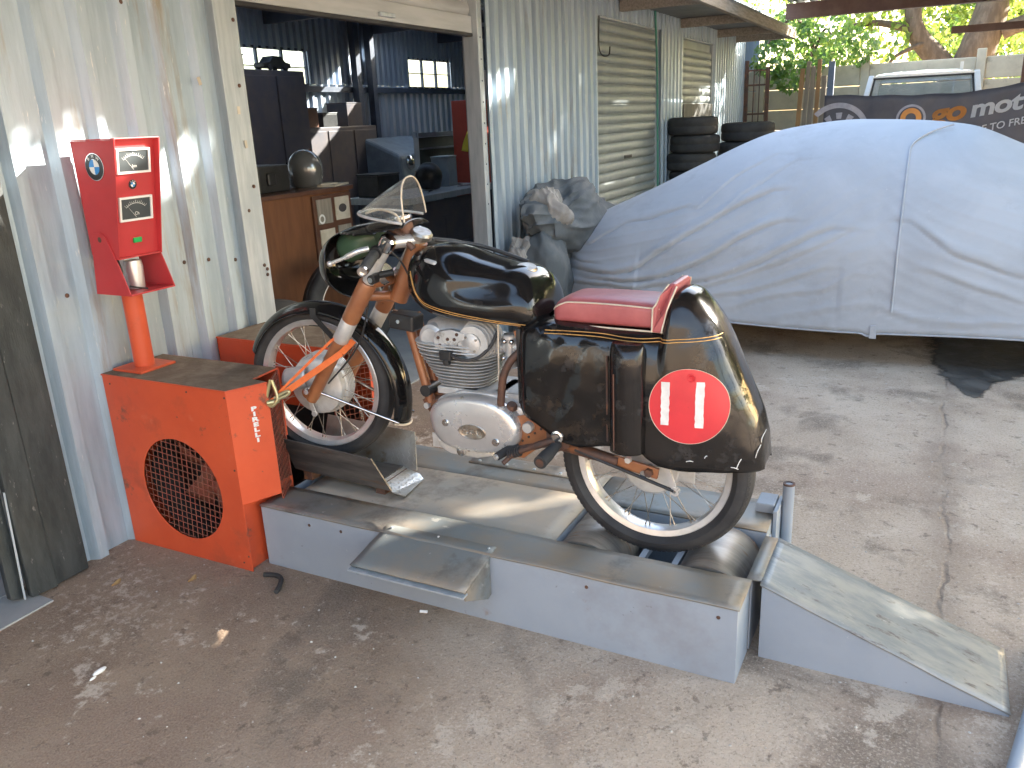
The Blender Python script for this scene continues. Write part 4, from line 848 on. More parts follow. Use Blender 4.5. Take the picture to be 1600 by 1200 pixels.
def fan_box(mir, label):
    # mir: maps y of the near box to its place; the far box is the near one mirrored
    my = (lambda y: .712 - y) if mir else (lambda y: y)
    root = thing('fan_box', label, 'fan box', (-.33, my(.07), 0), 'cooling fan boxes of the test bench')
    def fin(mb, name, m, par=None, **k):
        if mir: mb.v = [Vector((v.x, my(v.y), v.z)) for v in mb.v]
        return mb.build(name, m, par or root, **k)
    y0, y1 = -.071, .21
    fin(hole_panel(-.638, -.012, .0, .688, -.311, .278, .2, y0, .004), 'front_panel', 'orange', bevel=.0015)
    fin(MB().mm(-.636, -.030, y1, y1 + .004, .43, .688), 'rear_panel', 'orange'); fin(MB().mm(-.63, -.040, y1 - .035, y1 - .031, .0, .64), 'rear_shade_sheet', 'blackm'); fin(MB().mm(-.636, -.030, y1 - .03, y1 + .003, .0, .02), 'rear_sill', 'orange')  # black sheet stands in for the deep shade between the fan boxes
    fin(MB().mm(-.636, -.632, y0 + .005, y1 - .001, .0, .688), 'back_panel', 'orange')
    fin(MB().prism([(-.0115, y0 + .001), (.05, .062), (.047, .0645), (-.0145, y0 + .005)], 'xy', .268, .688), 'chamfer_panel', 'orange', bevel=.001)
    fin(MB().prism([(-.012, y0 + .005), (.046, .0625), (-.03, .062), (-.03, y0 + .005)], 'xy', .268, .272), 'chamfer_base', 'orange')
    fin(MB().mm(-.034, -.030, y0 + .005, y1 - .001, .0, .266), 'return_panel', 'orange')
    top = fin(MB().prism([(-.64, y0 - .003), (-.010, y0 - .003), (.053, .0625), (-.023, .074), (-.034, .19), (-.034, y1 + .006), (-.64, y1 + .006)], 'xy', .689, .695), 'top_plate', 'orange', bevel=.001)
    fin(MB().prism([(-.635, y0 + .002), (-.013, y0 + .002), (.048, .063), (-.026, .071), (-.037, .19), (-.037, y1 + .001), (-.635, y1 + .001)], 'xy', .6952, .6962), 'dust_layer', 'dust', top)
    # wire grille in the round opening
    gr = MB(); cx, cz, r = -.311, .278, .2
    for k in range(-8, 9):
        d = k * .0245; h = math.sqrt(max(0, r*r - d*d))
        for a in (R(-6), R(84)):
            ux, uz = math.cos(a), math.sin(a); nx, nz_ = -uz, ux
            gr.tube([(cx + nx*d - ux*h, y0 + .008 + (.002 if a > 0 else 0), cz + nz_*d - uz*h), (cx + nx*d + ux*h, y0 + .008 + (.002 if a > 0 else 0), cz + nz_*d + uz*h)], .0017, 5)
    fin(gr, 'wire_grille', 'grill')
    fan = fin(MB().lathe([(.0001, -.03), (.035, -.03), (.042, -.02), (.042, .03), (.0001, .03)], (cx + .03, .06, cz + .03), (0, 1, 0), 24), 'fan_hub', 'grill', smooth=40)
    for k in range(5):
        a = 2*math.pi*k/5 + .3; b = MB()
        c, s = math.cos(a), math.sin(a)
        def bl(u, v):
            rr = .04 + .135 * u; w = (v - .5) * (.05 + .06 * u); return (cx + .03 + c*rr - s*w, .06 + (v - .5) * .05, cz + .03 + s*rr + c*w)
        fin(b.grid(bl, 4, 2), 'fan_blade', 'grill', fan, smooth=60, solid=.002)
    fin(MB().lathe([(.19, 0), (.185, .05), (.185, .12)], (cx + .01, -.05, cz + .01), (0, 1, 0), 40), 'fan_shroud', 'blackm', smooth=40)
    # outlet mesh towards the wheel
    gm = MB(); a_, b_ = Vector((.048, .066, 0)), Vector((-.036, .205, 0))
    for k in range(9):
        p = a_.lerp(b_, k / 8); gm.tube([(p.x, p.y, .25), (p.x, p.y, .688)], .0015, 5)
    for k in range(19):
        z = .255 + .0235 * k; gm.tube([(a_.x, a_.y, z), (b_.x, b_.y, z)], .0015, 5)
    fin(gm, 'outlet_mesh', 'grill')
    fin(MB().bar((.046, .07, .245), (-.036, .206, .245), .006, .012).bar((-.035, .207, .0), (-.035, .207, .688), .006, .006), 'mesh_frame', 'grill')
    for (x, z) in [(-.02, .67), (-.022, .06), (-.05, .03), (-.025, .4), (-.2, .672), (-.6, .66)]:
        fin(MB().lathe([(.004, 0), (.0035, -.002), (.0001, -.0025)], (x, y0, z), (0, 1, 0), 8), 'screw', 'rust')
    return root
fb1 = fan_box(False, 'near orange red fan box with round grille and white lettering')
fb2 = fan_box(True, 'far orange red fan box behind the front wheel')
d_ = Vector((.0615, .133, 0)).normalized(); nrm = d_.cross(Vector((0, 0, 1)))
let = MB(); c0 = Vector((-.0115, -.070, 0)).lerp(Vector((.05, .062, 0)), .60)
for k, chh in enumerate('PIRELLI'):
    v_, f_ = text(chh, .0205, extrude=.0004, bold=.0012); T = frame3(c0 + nrm * .0012 + Vector((0, 0, .610 - k * .0195)), d_, (0, 0, 1)) @ Matrix.Diagonal((1.75, 1, 1, 1))
    let.add(v_, f_, T)
let.build('white_lettering', 'whiteclean', fb1)

# ================================================================ GAUGE HEAD ON ITS POLE
gp = thing('gauge_head', 'crimson gauge box with two dials on an orange pole', 'gauge', (-.545, .05, .696))
MB().cyl((-.545, .05, .706), (-.545, .05, 1.0), .036, 28).build('pole', 'orange', gp, smooth=40)
MB().mm(-.625, -.47, -.03, .13, .6965, .706).build('base_plate', 'orange', gp, bevel=.002)
br = MB().mm(-.575, -.395, -.066, .124, 1.0, 1.006).build('bracket', 'metred', gp, bevel=.001)
for y in (-.068, .122):
    MB().prism([(-.575, 1.0), (-.395, 1.0), (-.43, 1.10), (-.475, 1.205), (-.50, 1.22), (-.535, 1.215), (-.55, 1.19)], 'xz', y, y + .004).build('bracket_side', 'metred', br, bevel=.001)
side = [(-.56, 1.525), (-.345, 1.525), (-.428, 1.125), (-.56, 1.14)]
for y in (-.0635, .1165):
    s_ = MB().prism(side, 'xz', y, y + .004).build('side_panel', 'metred', gp, bevel=.001)
    MB().lathe([(.011, 0), (.011, -.004), (.004, -.007), (.0001, -.007)], (-.505, y + (0 if y < 0 else .011), 1.195), (0, 1, 0), 16).build('pivot_knob', 'rust', s_, smooth=40)
MB().mm(-.56, -.345, -.0632, .1203, 1.5255, 1.5295).build('hood', 'metred', gp, bevel=.001)
MB().mm(-.565, -.561, -.0632, .1203, 1.14, 1.525).build('rear_panel', 'metred', gp)
ft, fbm = Vector((-.375, 0, 1.525)), Vector((-.448, 0, 1.128))
fup = (ft - fbm).normalized()
fp = MB().add([(fbm.x, -.0594, fbm.z), (fbm.x, .1164, fbm.z), (ft.x, .1164, ft.z), (ft.x, -.0594, ft.z)], [(0, 1, 2, 3)]).build('front_panel', 'metred', gp, solid=.003)
MB().mm(-.56, -.43, -.0594, .1164, 1.126, 1.130).build('bottom_panel', 'metred', gp)
def onface(z, y, off=.003):
    t = (z - fbm.z) / (ft.z - fbm.z); p = fbm.lerp(ft, t); p.y = y
    return frame3(p + Vector((0, 1, 0)).cross(fup) * off, (0, 1, 0), fup)
for (z, lab) in ((1.455, 'km'), (1.295, 'Ch')):
    bz = MB(); T = onface(z, .028, .002); w, h, bw = .068, .042, .007
    for (a, b, c, d) in ((-w, w, h - bw, h), (-w, w, -h, -h + bw), (-w, -w + bw, -h + bw, h - bw), (w - bw, w, -h + bw, h - bw)): bz.mm(a, b, c, d, 0, .008, T)
    bzo = bz.build('gauge_bezel', 'whiteclean', gp)
    MB().mm(-w + bw, w - bw, -h + bw, h - bw, 0, .003, T).build('dial', 'dial', bzo)
    sc_ = MB(); v_, f_ = annulus(.060, .0615, 20, R(50), R(130)); T2 = T @ Matrix.Translation((0, -.042, .0038)); sc_.add(v_, f_, T2)
    for k in range(13):
        a = R(50 + 80 * k / 12); l = .008 if k % 3 == 0 else .005
        sc_.add([(.063*math.cos(a) - .0006, .063*math.sin(a), 0), (.063*math.cos(a) + .0006, .063*math.sin(a), 0), ((.063 + l)*math.cos(a) + .0006, (.063 + l)*math.sin(a), 0), ((.063 + l)*math.cos(a) - .0006, (.063 + l)*math.sin(a), 0)], [(0, 1, 2, 3)], T2)
    v_, f_ = text(lab, .016, extrude=.0001); sc_.add(v_, f_, T @ Matrix.Translation((.004, -.018, .0038)))
    sc_.build('dial_print', 'whiteclean', bzo)
    MB().add([(-.001, -.03, .0045), (.001, -.03, .0045), (-.040, .016, .0045)], [(0, 1, 2)], T).build('needle', 'whiteclean', bzo)
def roundel(T, r, parent):
    rd_ = MB().lathe([(.0001, .002), (r * 1.06, .002), (r * 1.06, 0), (.0001, 0)], (0, 0, 0), (0, 0, 1), 36); rd_.v = [T @ q for q in rd_.v]; ro = rd_.build('roundel', 'chrome', parent)
    v_, f_ = annulus(r * .6, r); MB().add(v_, f_, T @ Matrix.Translation((0, 0, .0026))).build('roundel_ring', 'badgeblack', ro)
    for k in range(4):
        n = 10; vs = [(0, 0, 0)] + [(r*.58*math.cos(math.pi/2*(k + i/n)), r*.58*math.sin(math.pi/2*(k + i/n)), 0) for i in range(n + 1)]
        MB().add(vs, [(0, i + 1, i + 2) for i in range(n)], T @ Matrix.Translation((0, 0, .0028))).build('roundel_quarter', 'whiteclean' if k % 2 == 0 else 'blue', ro)
    lt = MB()
    for k, ch in enumerate('BMW'):
        a = R(130 - 40 * k); v_, f_ = text(ch, r * .36, extrude=.0001, bold=r * .008)
        lt.add(v_, f_, T @ Matrix.Rotation(a - math.pi/2, 4, 'Z') @ Matrix.Translation((0, r * .8, .0031)))
    lt.build('roundel_letters', 'whiteclean', ro)
roundel(frame3((-.462, -.0638, 1.44), (1, 0, 0), (0, 0, 1)), .043, gp)
roundel(onface(1.376, .022, .002), .0155, gp)
sw = MB().mm(-.017, .017, -.009, .009, 0, .007, onface(1.185, .028, .002)).build('green_switch', 'green', gp, bevel=.002)
MB().lathe([(.0001, 0), (.03, 0), (.034, .075), (.03, .10), (.0001, .10)], (-.49, .035, 1.008), (0, 0, 1), 28).build('transducer_can', 'polish', gp, smooth=40)
MB().tube(bez([(-.50, -.02, 1.13), (-.47, -.03, 1.08), (-.46, -.05, 1.05), (-.47, -.04, 1.02)], 16), .004, 6).tube(bez([(-.43, -.04, 1.03), (-.42, -.01, 1.02), (-.415, .02, 1.012)], 10), .0035, 6).build('cable', 'rubber', gp, smooth=60)

# ================================================================ TEST BENCH: PLATFORM
pf_ = thing('roller_test_bench', 'blue grey steel roller test bench under the motorcycle', 'test bench', (.86, .3, 0))
MB().mm(0, 1.712, 0, .004, 0, .236).build('front_panel', 'bluegrey', pf_, bevel=.001)
MB().mm(1.708, 1.712, .0045, .163, 0, .236).build('end_panel', 'bluegrey', pf_)
MB().mm(.002, 1.706, .16, .164, 0, .235).build('inner_panel', 'bluegrey', pf_)
MB().mm(0, .004, .0045, .6, 0, .234).build('end_panel', 'bluegrey', pf_)
def plate(x0, x1, y0, y1, z, name='deck_plate', m='deck', nx=16, ny=6, t=.006, amp=.0022, seed=0):
    mb = MB().grid(lambda u, v: (x0 + (x1-x0)*u, y0 + (y1-y0)*v, z + amp * nz3((x0 + (x1-x0)*u)*4 + seed, (y0 + (y1-y0)*v)*6, seed)), nx, ny)
    o = mb.build(name, m, pf_, smooth=60, solid=t); return o
plate(-.002, 1.717, -.004, .163, .2395, seed=1, nx=40, amp=.003)
plate(.06, 1.094, .168, .505, .2365, seed=5, m='deckdust'); plate(.02, 1.094, .508, .70, .2375, seed=8)
plate(1.098, 1.70, .475, .70, .2375, seed=11, nx=8)
plate(.52, .95, .615, .70, .2435, seed=14, t=.004, nx=6)
for x in (.56, .68, .80, .91): MB().lathe([(.007, 0), (.0065, .004), (.0001, .005)], (x, .635, .246), (0, 0, 1), 10).build('bolt', 'steelpost', pf_)
plate(1.702, 1.742, .168, .44, .240, seed=2, nx=2, name='end_strip')
MB().mm(1.094, 1.70, .470, .474, .005, .234).build('pit_wall', 'bluegrey', pf_); MB().mm(1.090, 1.094, .168, .47, .005, .232).build('pit_wall', 'bluegrey', pf_); MB().mm(1.712, 1.716, .168, .47, .005, .235).build('pit_wall', 'bluegrey', pf_)
MB().mm(1.096, 1.71, .166, .469, .02, .03).build('pit_floor', 'bluegrey', pf_); MB().mm(.03, 1.70, .696, .70, 0, .233).build('rear_panel', 'bluegrey', pf_); MB().mm(1.696, 1.70, .478, .695, 0, .233).build('end_panel', 'bluegrey', pf_)
for x in (1.335, 1.445): MB().mm(x - .01, x + .01, .168, .469, .13, .15).build('cross_bar', 'bluegrey', pf_)
for x in (1.183, 1.583):
    rr = MB().lathe([(.022, .0), (.112, .0), (.116, .006), (.116, .085), (.117, .12), (.117, .17), (.116, .21), (.116, .264), (.112, .27), (.022, .27)], (x, .182, .132), (0, 1, 0), 56).build('roller', 'rollersteel', pf_, smooth=35)
    MB().cyl((x, .166, .132), (x, .468, .132), .02, 16).build('axle', 'steelpost', rr, smooth=40)
MB().mm(1.64, 1.70, .60, .69, .2415, .275).build('hinge_block', 'bluegrey', pf_, bevel=.003); MB().mm(1.703, 1.716, .56, .69, .10, .272).build('hinge_plate', 'bluegrey', pf_, bevel=.002)
MB().tube([(1.735, .655, 0), (1.735, .655, .335)], .019, 18).build('post_tube', 'bluegrey', pf_, smooth=40); MB().lathe([(.0195, 0), (.0195, .006), (.012, .006), (.012, -.004)], (1.735, .655, .332), (0, 0, 1), 18).build('post_rim', 'rust', pf_)
for x in (.22, .36, .86, 1.27, 1.66): MB().lathe([(.006, 0), (.005, -.002), (.0001, -.0028)], (x, 0, .205 - .02 * (x % .3)), (0, 1, 0), 10).build('screw', 'rust', pf_)
# side step
stp = thing('side_step', 'sloping grey sheet metal foot step hooked on the bench side', 'step', (.75, -.07, .15))
o = MB().grid(lambda u, v: (.535 + .415*u + (-.01 + .01*v)*(1-u), -.166 + .205*v, .2 + .0475*v + .002*nz3(u*5, v*3, 2)), 14, 6).build('tread_plate', 'deck', stp, smooth=60, solid=.005)
MB().bar((.527, -.168, .190), (.952, -.168, .190), .03, .006).build('front_lip', 'steelpost', stp, bevel=.001)
for x in (.545, .944): MB().prism([(-.163, .193), (-.006, .232), (-.006, .105), (-.03, .10), (-.163, .170)], 'yz', x, x + .004).build('bracket', 'deck', stp)
for (x, y) in [(.56, .025), (.93, .025), (.74, .03)]: MB().lathe([(.005, 0), (.004, .003), (.0001, .0035)], (x, y, .247), (0, 0, 1), 8).build('bolt', 'steelpost', stp)
# ramp
rp_ = thing('loading_ramp', 'blue grey steel wedge ramp at the rear wheel end of the bench', 'ramp', (2.05, .3, 0))
for y in (.151, .436): MB().prism([(1.747, 0), (2.383, 0), (2.383, .006), (1.747, .236)], 'xz', y, y + .004).build('side_panel', 'bluegrey', rp_)
MB().grid(lambda u, v: (1.742 + .642*u, .147 + .297*v, .240 - .230*u + .003*nz3(u*6, v*4, 3) + .003*math.sin(v*3.14)*math.sin(u*9)), 28, 10).build('ramp_plate', 'ramptop', rp_, smooth=60, solid=.005)
MB().mm(1.747, 1.751, .156, .435, 0, .230).build('back_panel', 'bluegrey', rp_)
# front wheel channel
ch = thing('wheel_channel', 'steel V channel with chequer plate mouth holding the front wheel', 'wheel channel', (.2, .32, .24))
MB().add([(-.03, .185, .425), (.375, .185, .405), (.425, .222, .272), (-.03, .232, .285)], [(0, 1, 2, 3)]).build('near_wall', 'blacksteel', ch, solid=.006)
MB().add([(-.03, .455, .43), (.385, .455, .41), (.415, .405, .275), (-.03, .395, .285)], [(0, 1, 2, 3)]).build('far_wall', 'chequer', ch, solid=.006)
MB().add([(-.03, .235, .288), (.36, .235, .288), (.36, .393, .288), (-.03, .393, .288)], [(0, 1, 2, 3)]).build('floor_plate', 'blacksteel', ch, solid=.006)
ton = MB().add([(.363, .238, .287), (.425, .228, .262), (.47, .238, .250), (.45, .392, .250), (.425, .405, .262), (.363, .392, .287)], [(0, 1, 4, 5), (1, 2, 3, 4)]).build('mouth_plate', 'chequer', ch, solid=.004)
tr = None
for i in range(5):
    for j in range(9):
        for side in (0, 1):
            if side == 0: c = Vector((.30 + .022*i, .412 + .0045*0 , .30)); c = Vector((.30 + .024*i, 0, 0)); t_ = .15 + .09*j; p = Vector((-.03, .455, .43)).lerp(Vector((.385, .455, .41)), (c.x + .03)/.415); q = Vector((-.03, .395, .285)).lerp(Vector((.415, .405, .275)), (c.x + .03)/.445); pt = q.lerp(p, t_); nrm_ = Vector((0, -.93, .36)); par = ch
            else:
                if j > 6: continue
                pt = Vector((.37 + .018*i, .25 + .022*j, interp([(.363, .2895), (.425, .2645), (.47, .2525)], .37 + .018*i))); nrm_ = Vector((.38, 0, .92))
            a = R(45 if (i + j) % 2 else -45); u_ = Vector((1, 0, 0)); u_ = (u_ - nrm_ * u_.dot(nrm_)).normalized(); w_ = nrm_.cross(u_)
            T = frame3(pt + nrm_ * .004, u_ * math.cos(a) + w_ * math.sin(a), -u_ * math.sin(a) + w_ * math.cos(a))
            tr = tr or MB(); tr.mm(-.007, .007, -.0014, .0014, -.001, .001, T)
o = tr.build('chequer_treads', 'chequer', ch); o['kind'] = 'stuff'
for x in (.0, .34): MB().mm(x, x + .04, .24, .39, .2405, .284).build('support_block', 'rust', ch)
# ratchet strap
rs_ = thing('ratchet_strap', 'orange ratchet strap tying the front fork to the fan box', 'strap', (.06, .1, .63))
def ribbon(a, b, w, n=10, sag=.0):
    a, b = Vector(a), Vector(b); d = (b - a).normalized(); s = d.cross(Vector((.5, -.8, .35))).normalized()
    return MB().grid(lambda u, v: a.lerp(b, u) + s * w * (v - .5) + Vector((0, 0, -sag * math.sin(u*math.pi))), n, 2)
ribbon((.045, .066, .612), (.305, .172, .792), .022).build('webbing', 'strap', rs_, solid=.002); ribbon((.075, .085, .648), (.272, .165, .835), .009).build('webbing', 'strap', rs_, solid=.002)
ribbon((.305, .172, .792), (.31, .24, .82), .022).build('webbing', 'strap', rs_, solid=.002); ribbon((.272, .165, .835), (.29, .24, .86), .009).build('webbing', 'strap', rs_, solid=.002)
MB().tube(bez([(.062, .07, .70), (.045, .062, .645), (.042, .06, .617), (.06, .062, .606), (.078, .068, .622), (.082, .073, .645), (.066, .072, .70)], 30), .006, 8).build('buckle_handle', 'zinc', rs_, smooth=60)
MB().tube(bez([(.06, .066, .615), (.09, .076, .634), (.118, .088, .648), (.122, .09, .66), (.105, .084, .655), (.07, .07, .635)], 24), .006, 8).build('buckle_frame', 'zinc', rs_, smooth=60); MB().cyl((.05, .05, .62), (.075, .085, .622), .009, 14).build('buckle_axle', 'zinc', rs_, smooth=40)
# small litter
o = MB().tube(bez([(.055, -.085, .012), (.10, -.075, .014), (.135, -.085, .014), (.16, -.12, .012), (.175, -.155, .010)], 16), .009, 8).build('bent_rubber_hook', 'rubber', None, smooth=60, org=(.12, -.1, 0)); tag(o, 'bent black rubber piece on the concrete by the orange fan box', 'debris')
o = MB().ball((-.02, -.706, .008), (.009, .024, .007), 10, 6).ball((-.012, -.735, .005), (.004, .012, .004), 8, 6).build('white_shell', 'whiteclean', None, smooth=60, org=(-.02, -.706, 0)); tag(o, 'small white shell like scrap on brown concrete at left', 'debris')
o = MB().cyl((.70, -.052, .006), (.724, -.045, .006), .005, 10).build('cigarette_end', 'whiteclean', None, smooth=60, org=(.71, -.05, 0)); tag(o, 'tiny white cigarette end on the concrete near the step', 'debris')
for i, (x, y) in enumerate([(-.42, -.33), (-.18, -.20)]):
    o = MB().grid(lambda u, v: (x + (u - .5)*.022*math.sin(v*3.14)**.7 + .006*math.sin(v*4), y + (v - .5)*.042, .002 + .004*abs(u - .5)*2 + .004*v*v), 4, 8).build('dry_leaf', 'leafdry', None, org=(x, y, 0), solid=.001); tag(o, ['dry yellow leaf on the ground nearer the charcoal door', 'dry yellow leaf on the ground nearer the orange fan box'][i], 'leaf', 'dry leaves')
o = MB().tube([(2.355, -.2, .018), (2.50, .5, .018)], .018, 16).build('ground_pipe', 'bluegrey', None, smooth=50, org=(2.4, .1, 0)); tag(o, 'grey pipe lying on the ground at the right edge', 'pipe')
# ================================================================ MOTORCYCLE
BC = .297
bk = thing('racing_motorcycle', 'old black racing motorcycle with red seat and number 11', 'motorcycle', (.75, BC, .25))
BO = Vector((.75, BC, .25))
def wheel(name, c, steer, Rt, wt, drum_r, near_plate):
    """wheel in its own frame: axle along y, near side is -y"""
    w = MB().lathe([(.2255, -.024), (.2425, -.029), (.2455, -.026), (.2400, -.020), (.232, -.016), (.226, -.008), (.226, .008), (.232, .016), (.2400, .020), (.2455, .026), (.2425, .029), (.2255, .024), (.221, .008), (.221, -.008), (.2255, -.024)], (0, 0, 0), (0, 1, 0), 72).build(name, 'rim', None, smooth=35, org=(0, 0, 0))
    w.parent = bk; w.location = Vector(c) - BO; w.rotation_euler = (0, 0, steer); ORG[w.name] = Vector((0, 0, 0))
    h = wt / 2; pr = [(.238, -.021), (.250, -h*.72)]
    for k in range(15):
        a = math.pi * (k / 14 - .5); rr = Rt - (Rt - .262) * (1 - math.cos(a)) ** 1.0; pr.append((rr - (.0022 if k in (5, 7, 9) else 0), h * math.sin(a)))
    pr += [(.250, h*.72), (.238, .021)]
    ty = MB().lathe(pr, (0, 0, 0), (0, 1, 0), 96).build('tyre', 'rubber', w, smooth=25)
    hb = MB().lathe([(.018, -.062), (.03, -.06), (.03, -.045), (.062, -.042), (.062, -.034), (.035, -.03), (.035, .03), (.062, .034), (.062, .042), (.03, .045), (.03, .06), (.018, .062)], (0, 0, 0), (0, 1, 0), 32).build('hub', 'alloy', w, smooth=30)
    for (sy, sgn, ph) in ((-1, 1, 0), (-1, -1, 10), (1, 1, 20), (1, -1, 30)):
        a0 = R(ph); a1 = R(ph + sgn * 27); p0 = Vector((.058 * math.cos(a0), .038 * sy, .058 * math.sin(a0))); p1 = Vector((.2245 * math.cos(a1), .006 * sy, .2245 * math.sin(a1)))
        pn = p0.lerp(p1, .93)
        sp = MB().tube([p0, pn, p1], [.0014, .0014, .0014], 6).tube([pn, p1], [.0028, .003], 6).build('spoke', 'spoke', w, smooth=60)
        for k in range(1, 9):
            c_ = sp.copy(); COL.objects.link(c_); c_.rotation_euler = (0, R(40 * k), 0)
    return w
rw = wheel('rear_wheel', (1.383, BC, .508), 0, .305, .088, .06, True)
ST = .1366
fw_ = wheel('front_wheel', (.099, .300, .628), ST, .295, .08, .09, True)
kn = MB()
for k in range(110):
    a = 2*math.pi*k/110
    for sy in (-1, 1):
        T = Matrix.Rotation(-a, 4, 'Y') @ Matrix.Translation((.2925, sy*.029, 0)) @ Matrix.Rotation(sy*.75, 4, 'Z'); kn.mm(-.006, .0022, -.006, .006, -.0055, .0055, T)
o = kn.build('tread_blocks', 'rubber', rw); o['kind'] = 'stuff'
# front brake drum, scoop and arm turn with the wheel
MB().lathe([(.0001, -.066), (.03, -.066), (.045, -.058), (.095, -.054), (.106, -.048), (.108, -.02), (.113, -.016), (.113, .036), (.107, .04), (.06, .046), (.0001, .05)], (0, 0, 0), (0, 1, 0), 48).build('brake_drum', 'alloy', fw_, smooth=30)
for k in range(5): MB().lathe([(.108, -.012 + k*.010), (.117, -.011 + k*.010), (.117, -.008 + k*.010), (.108, -.007 + k*.010)], (0, 0, 0), (0, 1, 0), 48).build('cooling_fin', 'alloy', fw_, smooth=30)
def scoop(u, v):
    a = math.pi * v; w = .044 * (1 - .15 * u); x = -.022 - .098 * u
    return (x, -.052 - .036 * math.sin(a) * (1 - .1 * u), .034 - .012 * u + w * math.cos(a))
MB().grid(scoop, 8, 12).build('air_scoop', 'alloy', fw_, smooth=50, solid=.004)
MB().bar((-.028, -.07, -.018), (-.004, -.074, -.10), .016, .006, (0, 1, 0)).lathe([(.0001, -.004), (.011, -.004), (.011, .004), (.0001, .004)], (-.004, -.075, -.10), (0, 1, 0), 12).build('brake_arm', 'polish', fw_, bevel=.001)
MB().lathe([(.0001, -.12), (.011, -.12), (.014, -.112), (.014, -.07), (.008, -.066), (.008, .13), (.0001, .13)], (0, 0, 0), (0, 1, 0), 16).build('axle', 'chrome', fw_, smooth=30)
MB().lathe([(.0001, -.05), (.04, -.05), (.085, -.046), (.092, -.04), (.092, .03), (.06, .045), (.0001, .045)], (0, 0, 0), (0, 1, 0), 40).build('brake_drum', 'alloy', rw, smooth=30)
MB().lathe([(.0001, -.11), (.012, -.11), (.014, -.10), (.009, -.09), (.009, .1), (.0001, .1)], (0, 0, 0), (0, 1, 0), 16).build('axle', 'chrome', rw, smooth=30)
# front mudguard
FR = [(-21, .368), (9, .352), (32, .338), (53, .325), (75, .314), (95, .309), (125, .308), (157, .312)]
def fender(u, v):
    th = -21 + 178 * u; r = spline(FR, th); w = v * 2 - 1
    flare = 1 - .25 * max(0, (u - .8) / .2)
    rr = r - .036 * abs(w) ** 2.2; a = R(th); return (rr * math.cos(a), .056 * w * flare, rr * math.sin(a))
fd = MB().grid(fender, 60, 14).build('front_mudguard', 'black', None, smooth=60, solid=.002, org=(0, 0, 0)); fd.parent = bk; fd.location = Vector((.099, .3, .628)) - BO; fd.rotation_euler = (0, 0, ST); ORG[fd.name] = Vector((0, 0, 0))
for v in (0.0, 1.0): MB().tube([Vector(fender(i / 60, v)) for i in range(61)], .003, 6).build('rolled_edge', 'black', fd, smooth=60)
e = [Vector(fender(0, i / 10)) for i in range(11)]; MB().tube([p + Vector((.003, 0, -.004)) for p in e], .0045, 8).build('wire_edge', 'piping', fd, smooth=60)
MB().tube([(.02, -.105, .005), (.335, -.062, -.115)], .0055, 8).build('stay', 'chrome', fd, smooth=60); MB().tube([(.02, .105, .005), (.335, .062, -.115)], .0055, 8).build('stay', 'chrome', fd, smooth=60)
MB().bar((.03, -.062, .268), (.125, -.085, .19), .02, .004, (0, 1, 0)).bar((.03, -.06, .295), (.03, -.062, .262), .022, .004, (0, 1, 0)).build('bracket', 'blackm', fd)
# forks
def leg(y):
    def pt(z): return Vector((.127 + .688 * (z - .604), y, z))
    a = MB().tube([pt(.592), pt(.62), pt(.83)], [.020, .0235, .0245], 20).build('fork_slider', 'copper', bk, smooth=40)
    MB().tube([pt(.828), pt(.832), pt(.898), pt(.902)], [.0265, .0285, .0285, .0265], 20).build('fork_collar', 'alloy', a, smooth=40)
    MB().tube([pt(.903), pt(.91), pt(1.035), pt(1.04)], [.0285, .030, .031, .028], 20).build('fork_shroud', 'copper', a, smooth=40)
    MB().tube([pt(1.041), pt(1.16)], .0215, 20).build('fork_tube', 'alloy', a, smooth=40)
    MB().tube([pt(1.150), pt(1.155), pt(1.183), pt(1.19)], [.026, .029, .028, .020], 20).build('fork_cap', 'chrome', a, smooth=40)
    MB().cyl((.108, y - .012, .618), (.108, y + .012, .618), .020, 16).build('axle_lug', 'copper', a, smooth=40)
leg(.203); leg(.391)
MB().tube(bez([(.50, .203, 1.162), (.53, .23, 1.17), (.575, .297, 1.17), (.545, .36, 1.165), (.51, .391, 1.16)], 20), .021, 12).build('top_yoke', 'polish', bk, smooth=50)
MB().tube([(.43, .21, 1.035), (.475, .297, 1.04), (.43, .385, 1.035)], .02, 12).tube([(.40, .235, .985), (.455, .297, .975), (.41, .36, .985)], .018, 12).build('lower_yoke', 'copper', bk, smooth=50)
MB().cyl((.475, .297, .965), (.575, .297, 1.165), .031, 20).build('head_tube', 'copper', bk, smooth=50)
MB().tube([(.455, .245, 1.055), (.478, .248, 1.065)], .036, 18).build('clamp_band', 'chrome', bk, smooth=40)
MB().tube(bez([(.505, .235, 1.07), (.475, .19, 1.065), (.478, .16, 1.06)], 10), .011, 10).cyl((.478, .175, 1.06), (.478, .15, 1.058), .016, 14).build('steering_damper', 'blackm', bk, smooth=40)
MB().lathe([(.0001, 0), (.009, 0), (.009, .006), (.0001, .006)], (.478, .150, 1.058), (0, -1, 0), 14).build('damper_nut', 'chrome', bk)
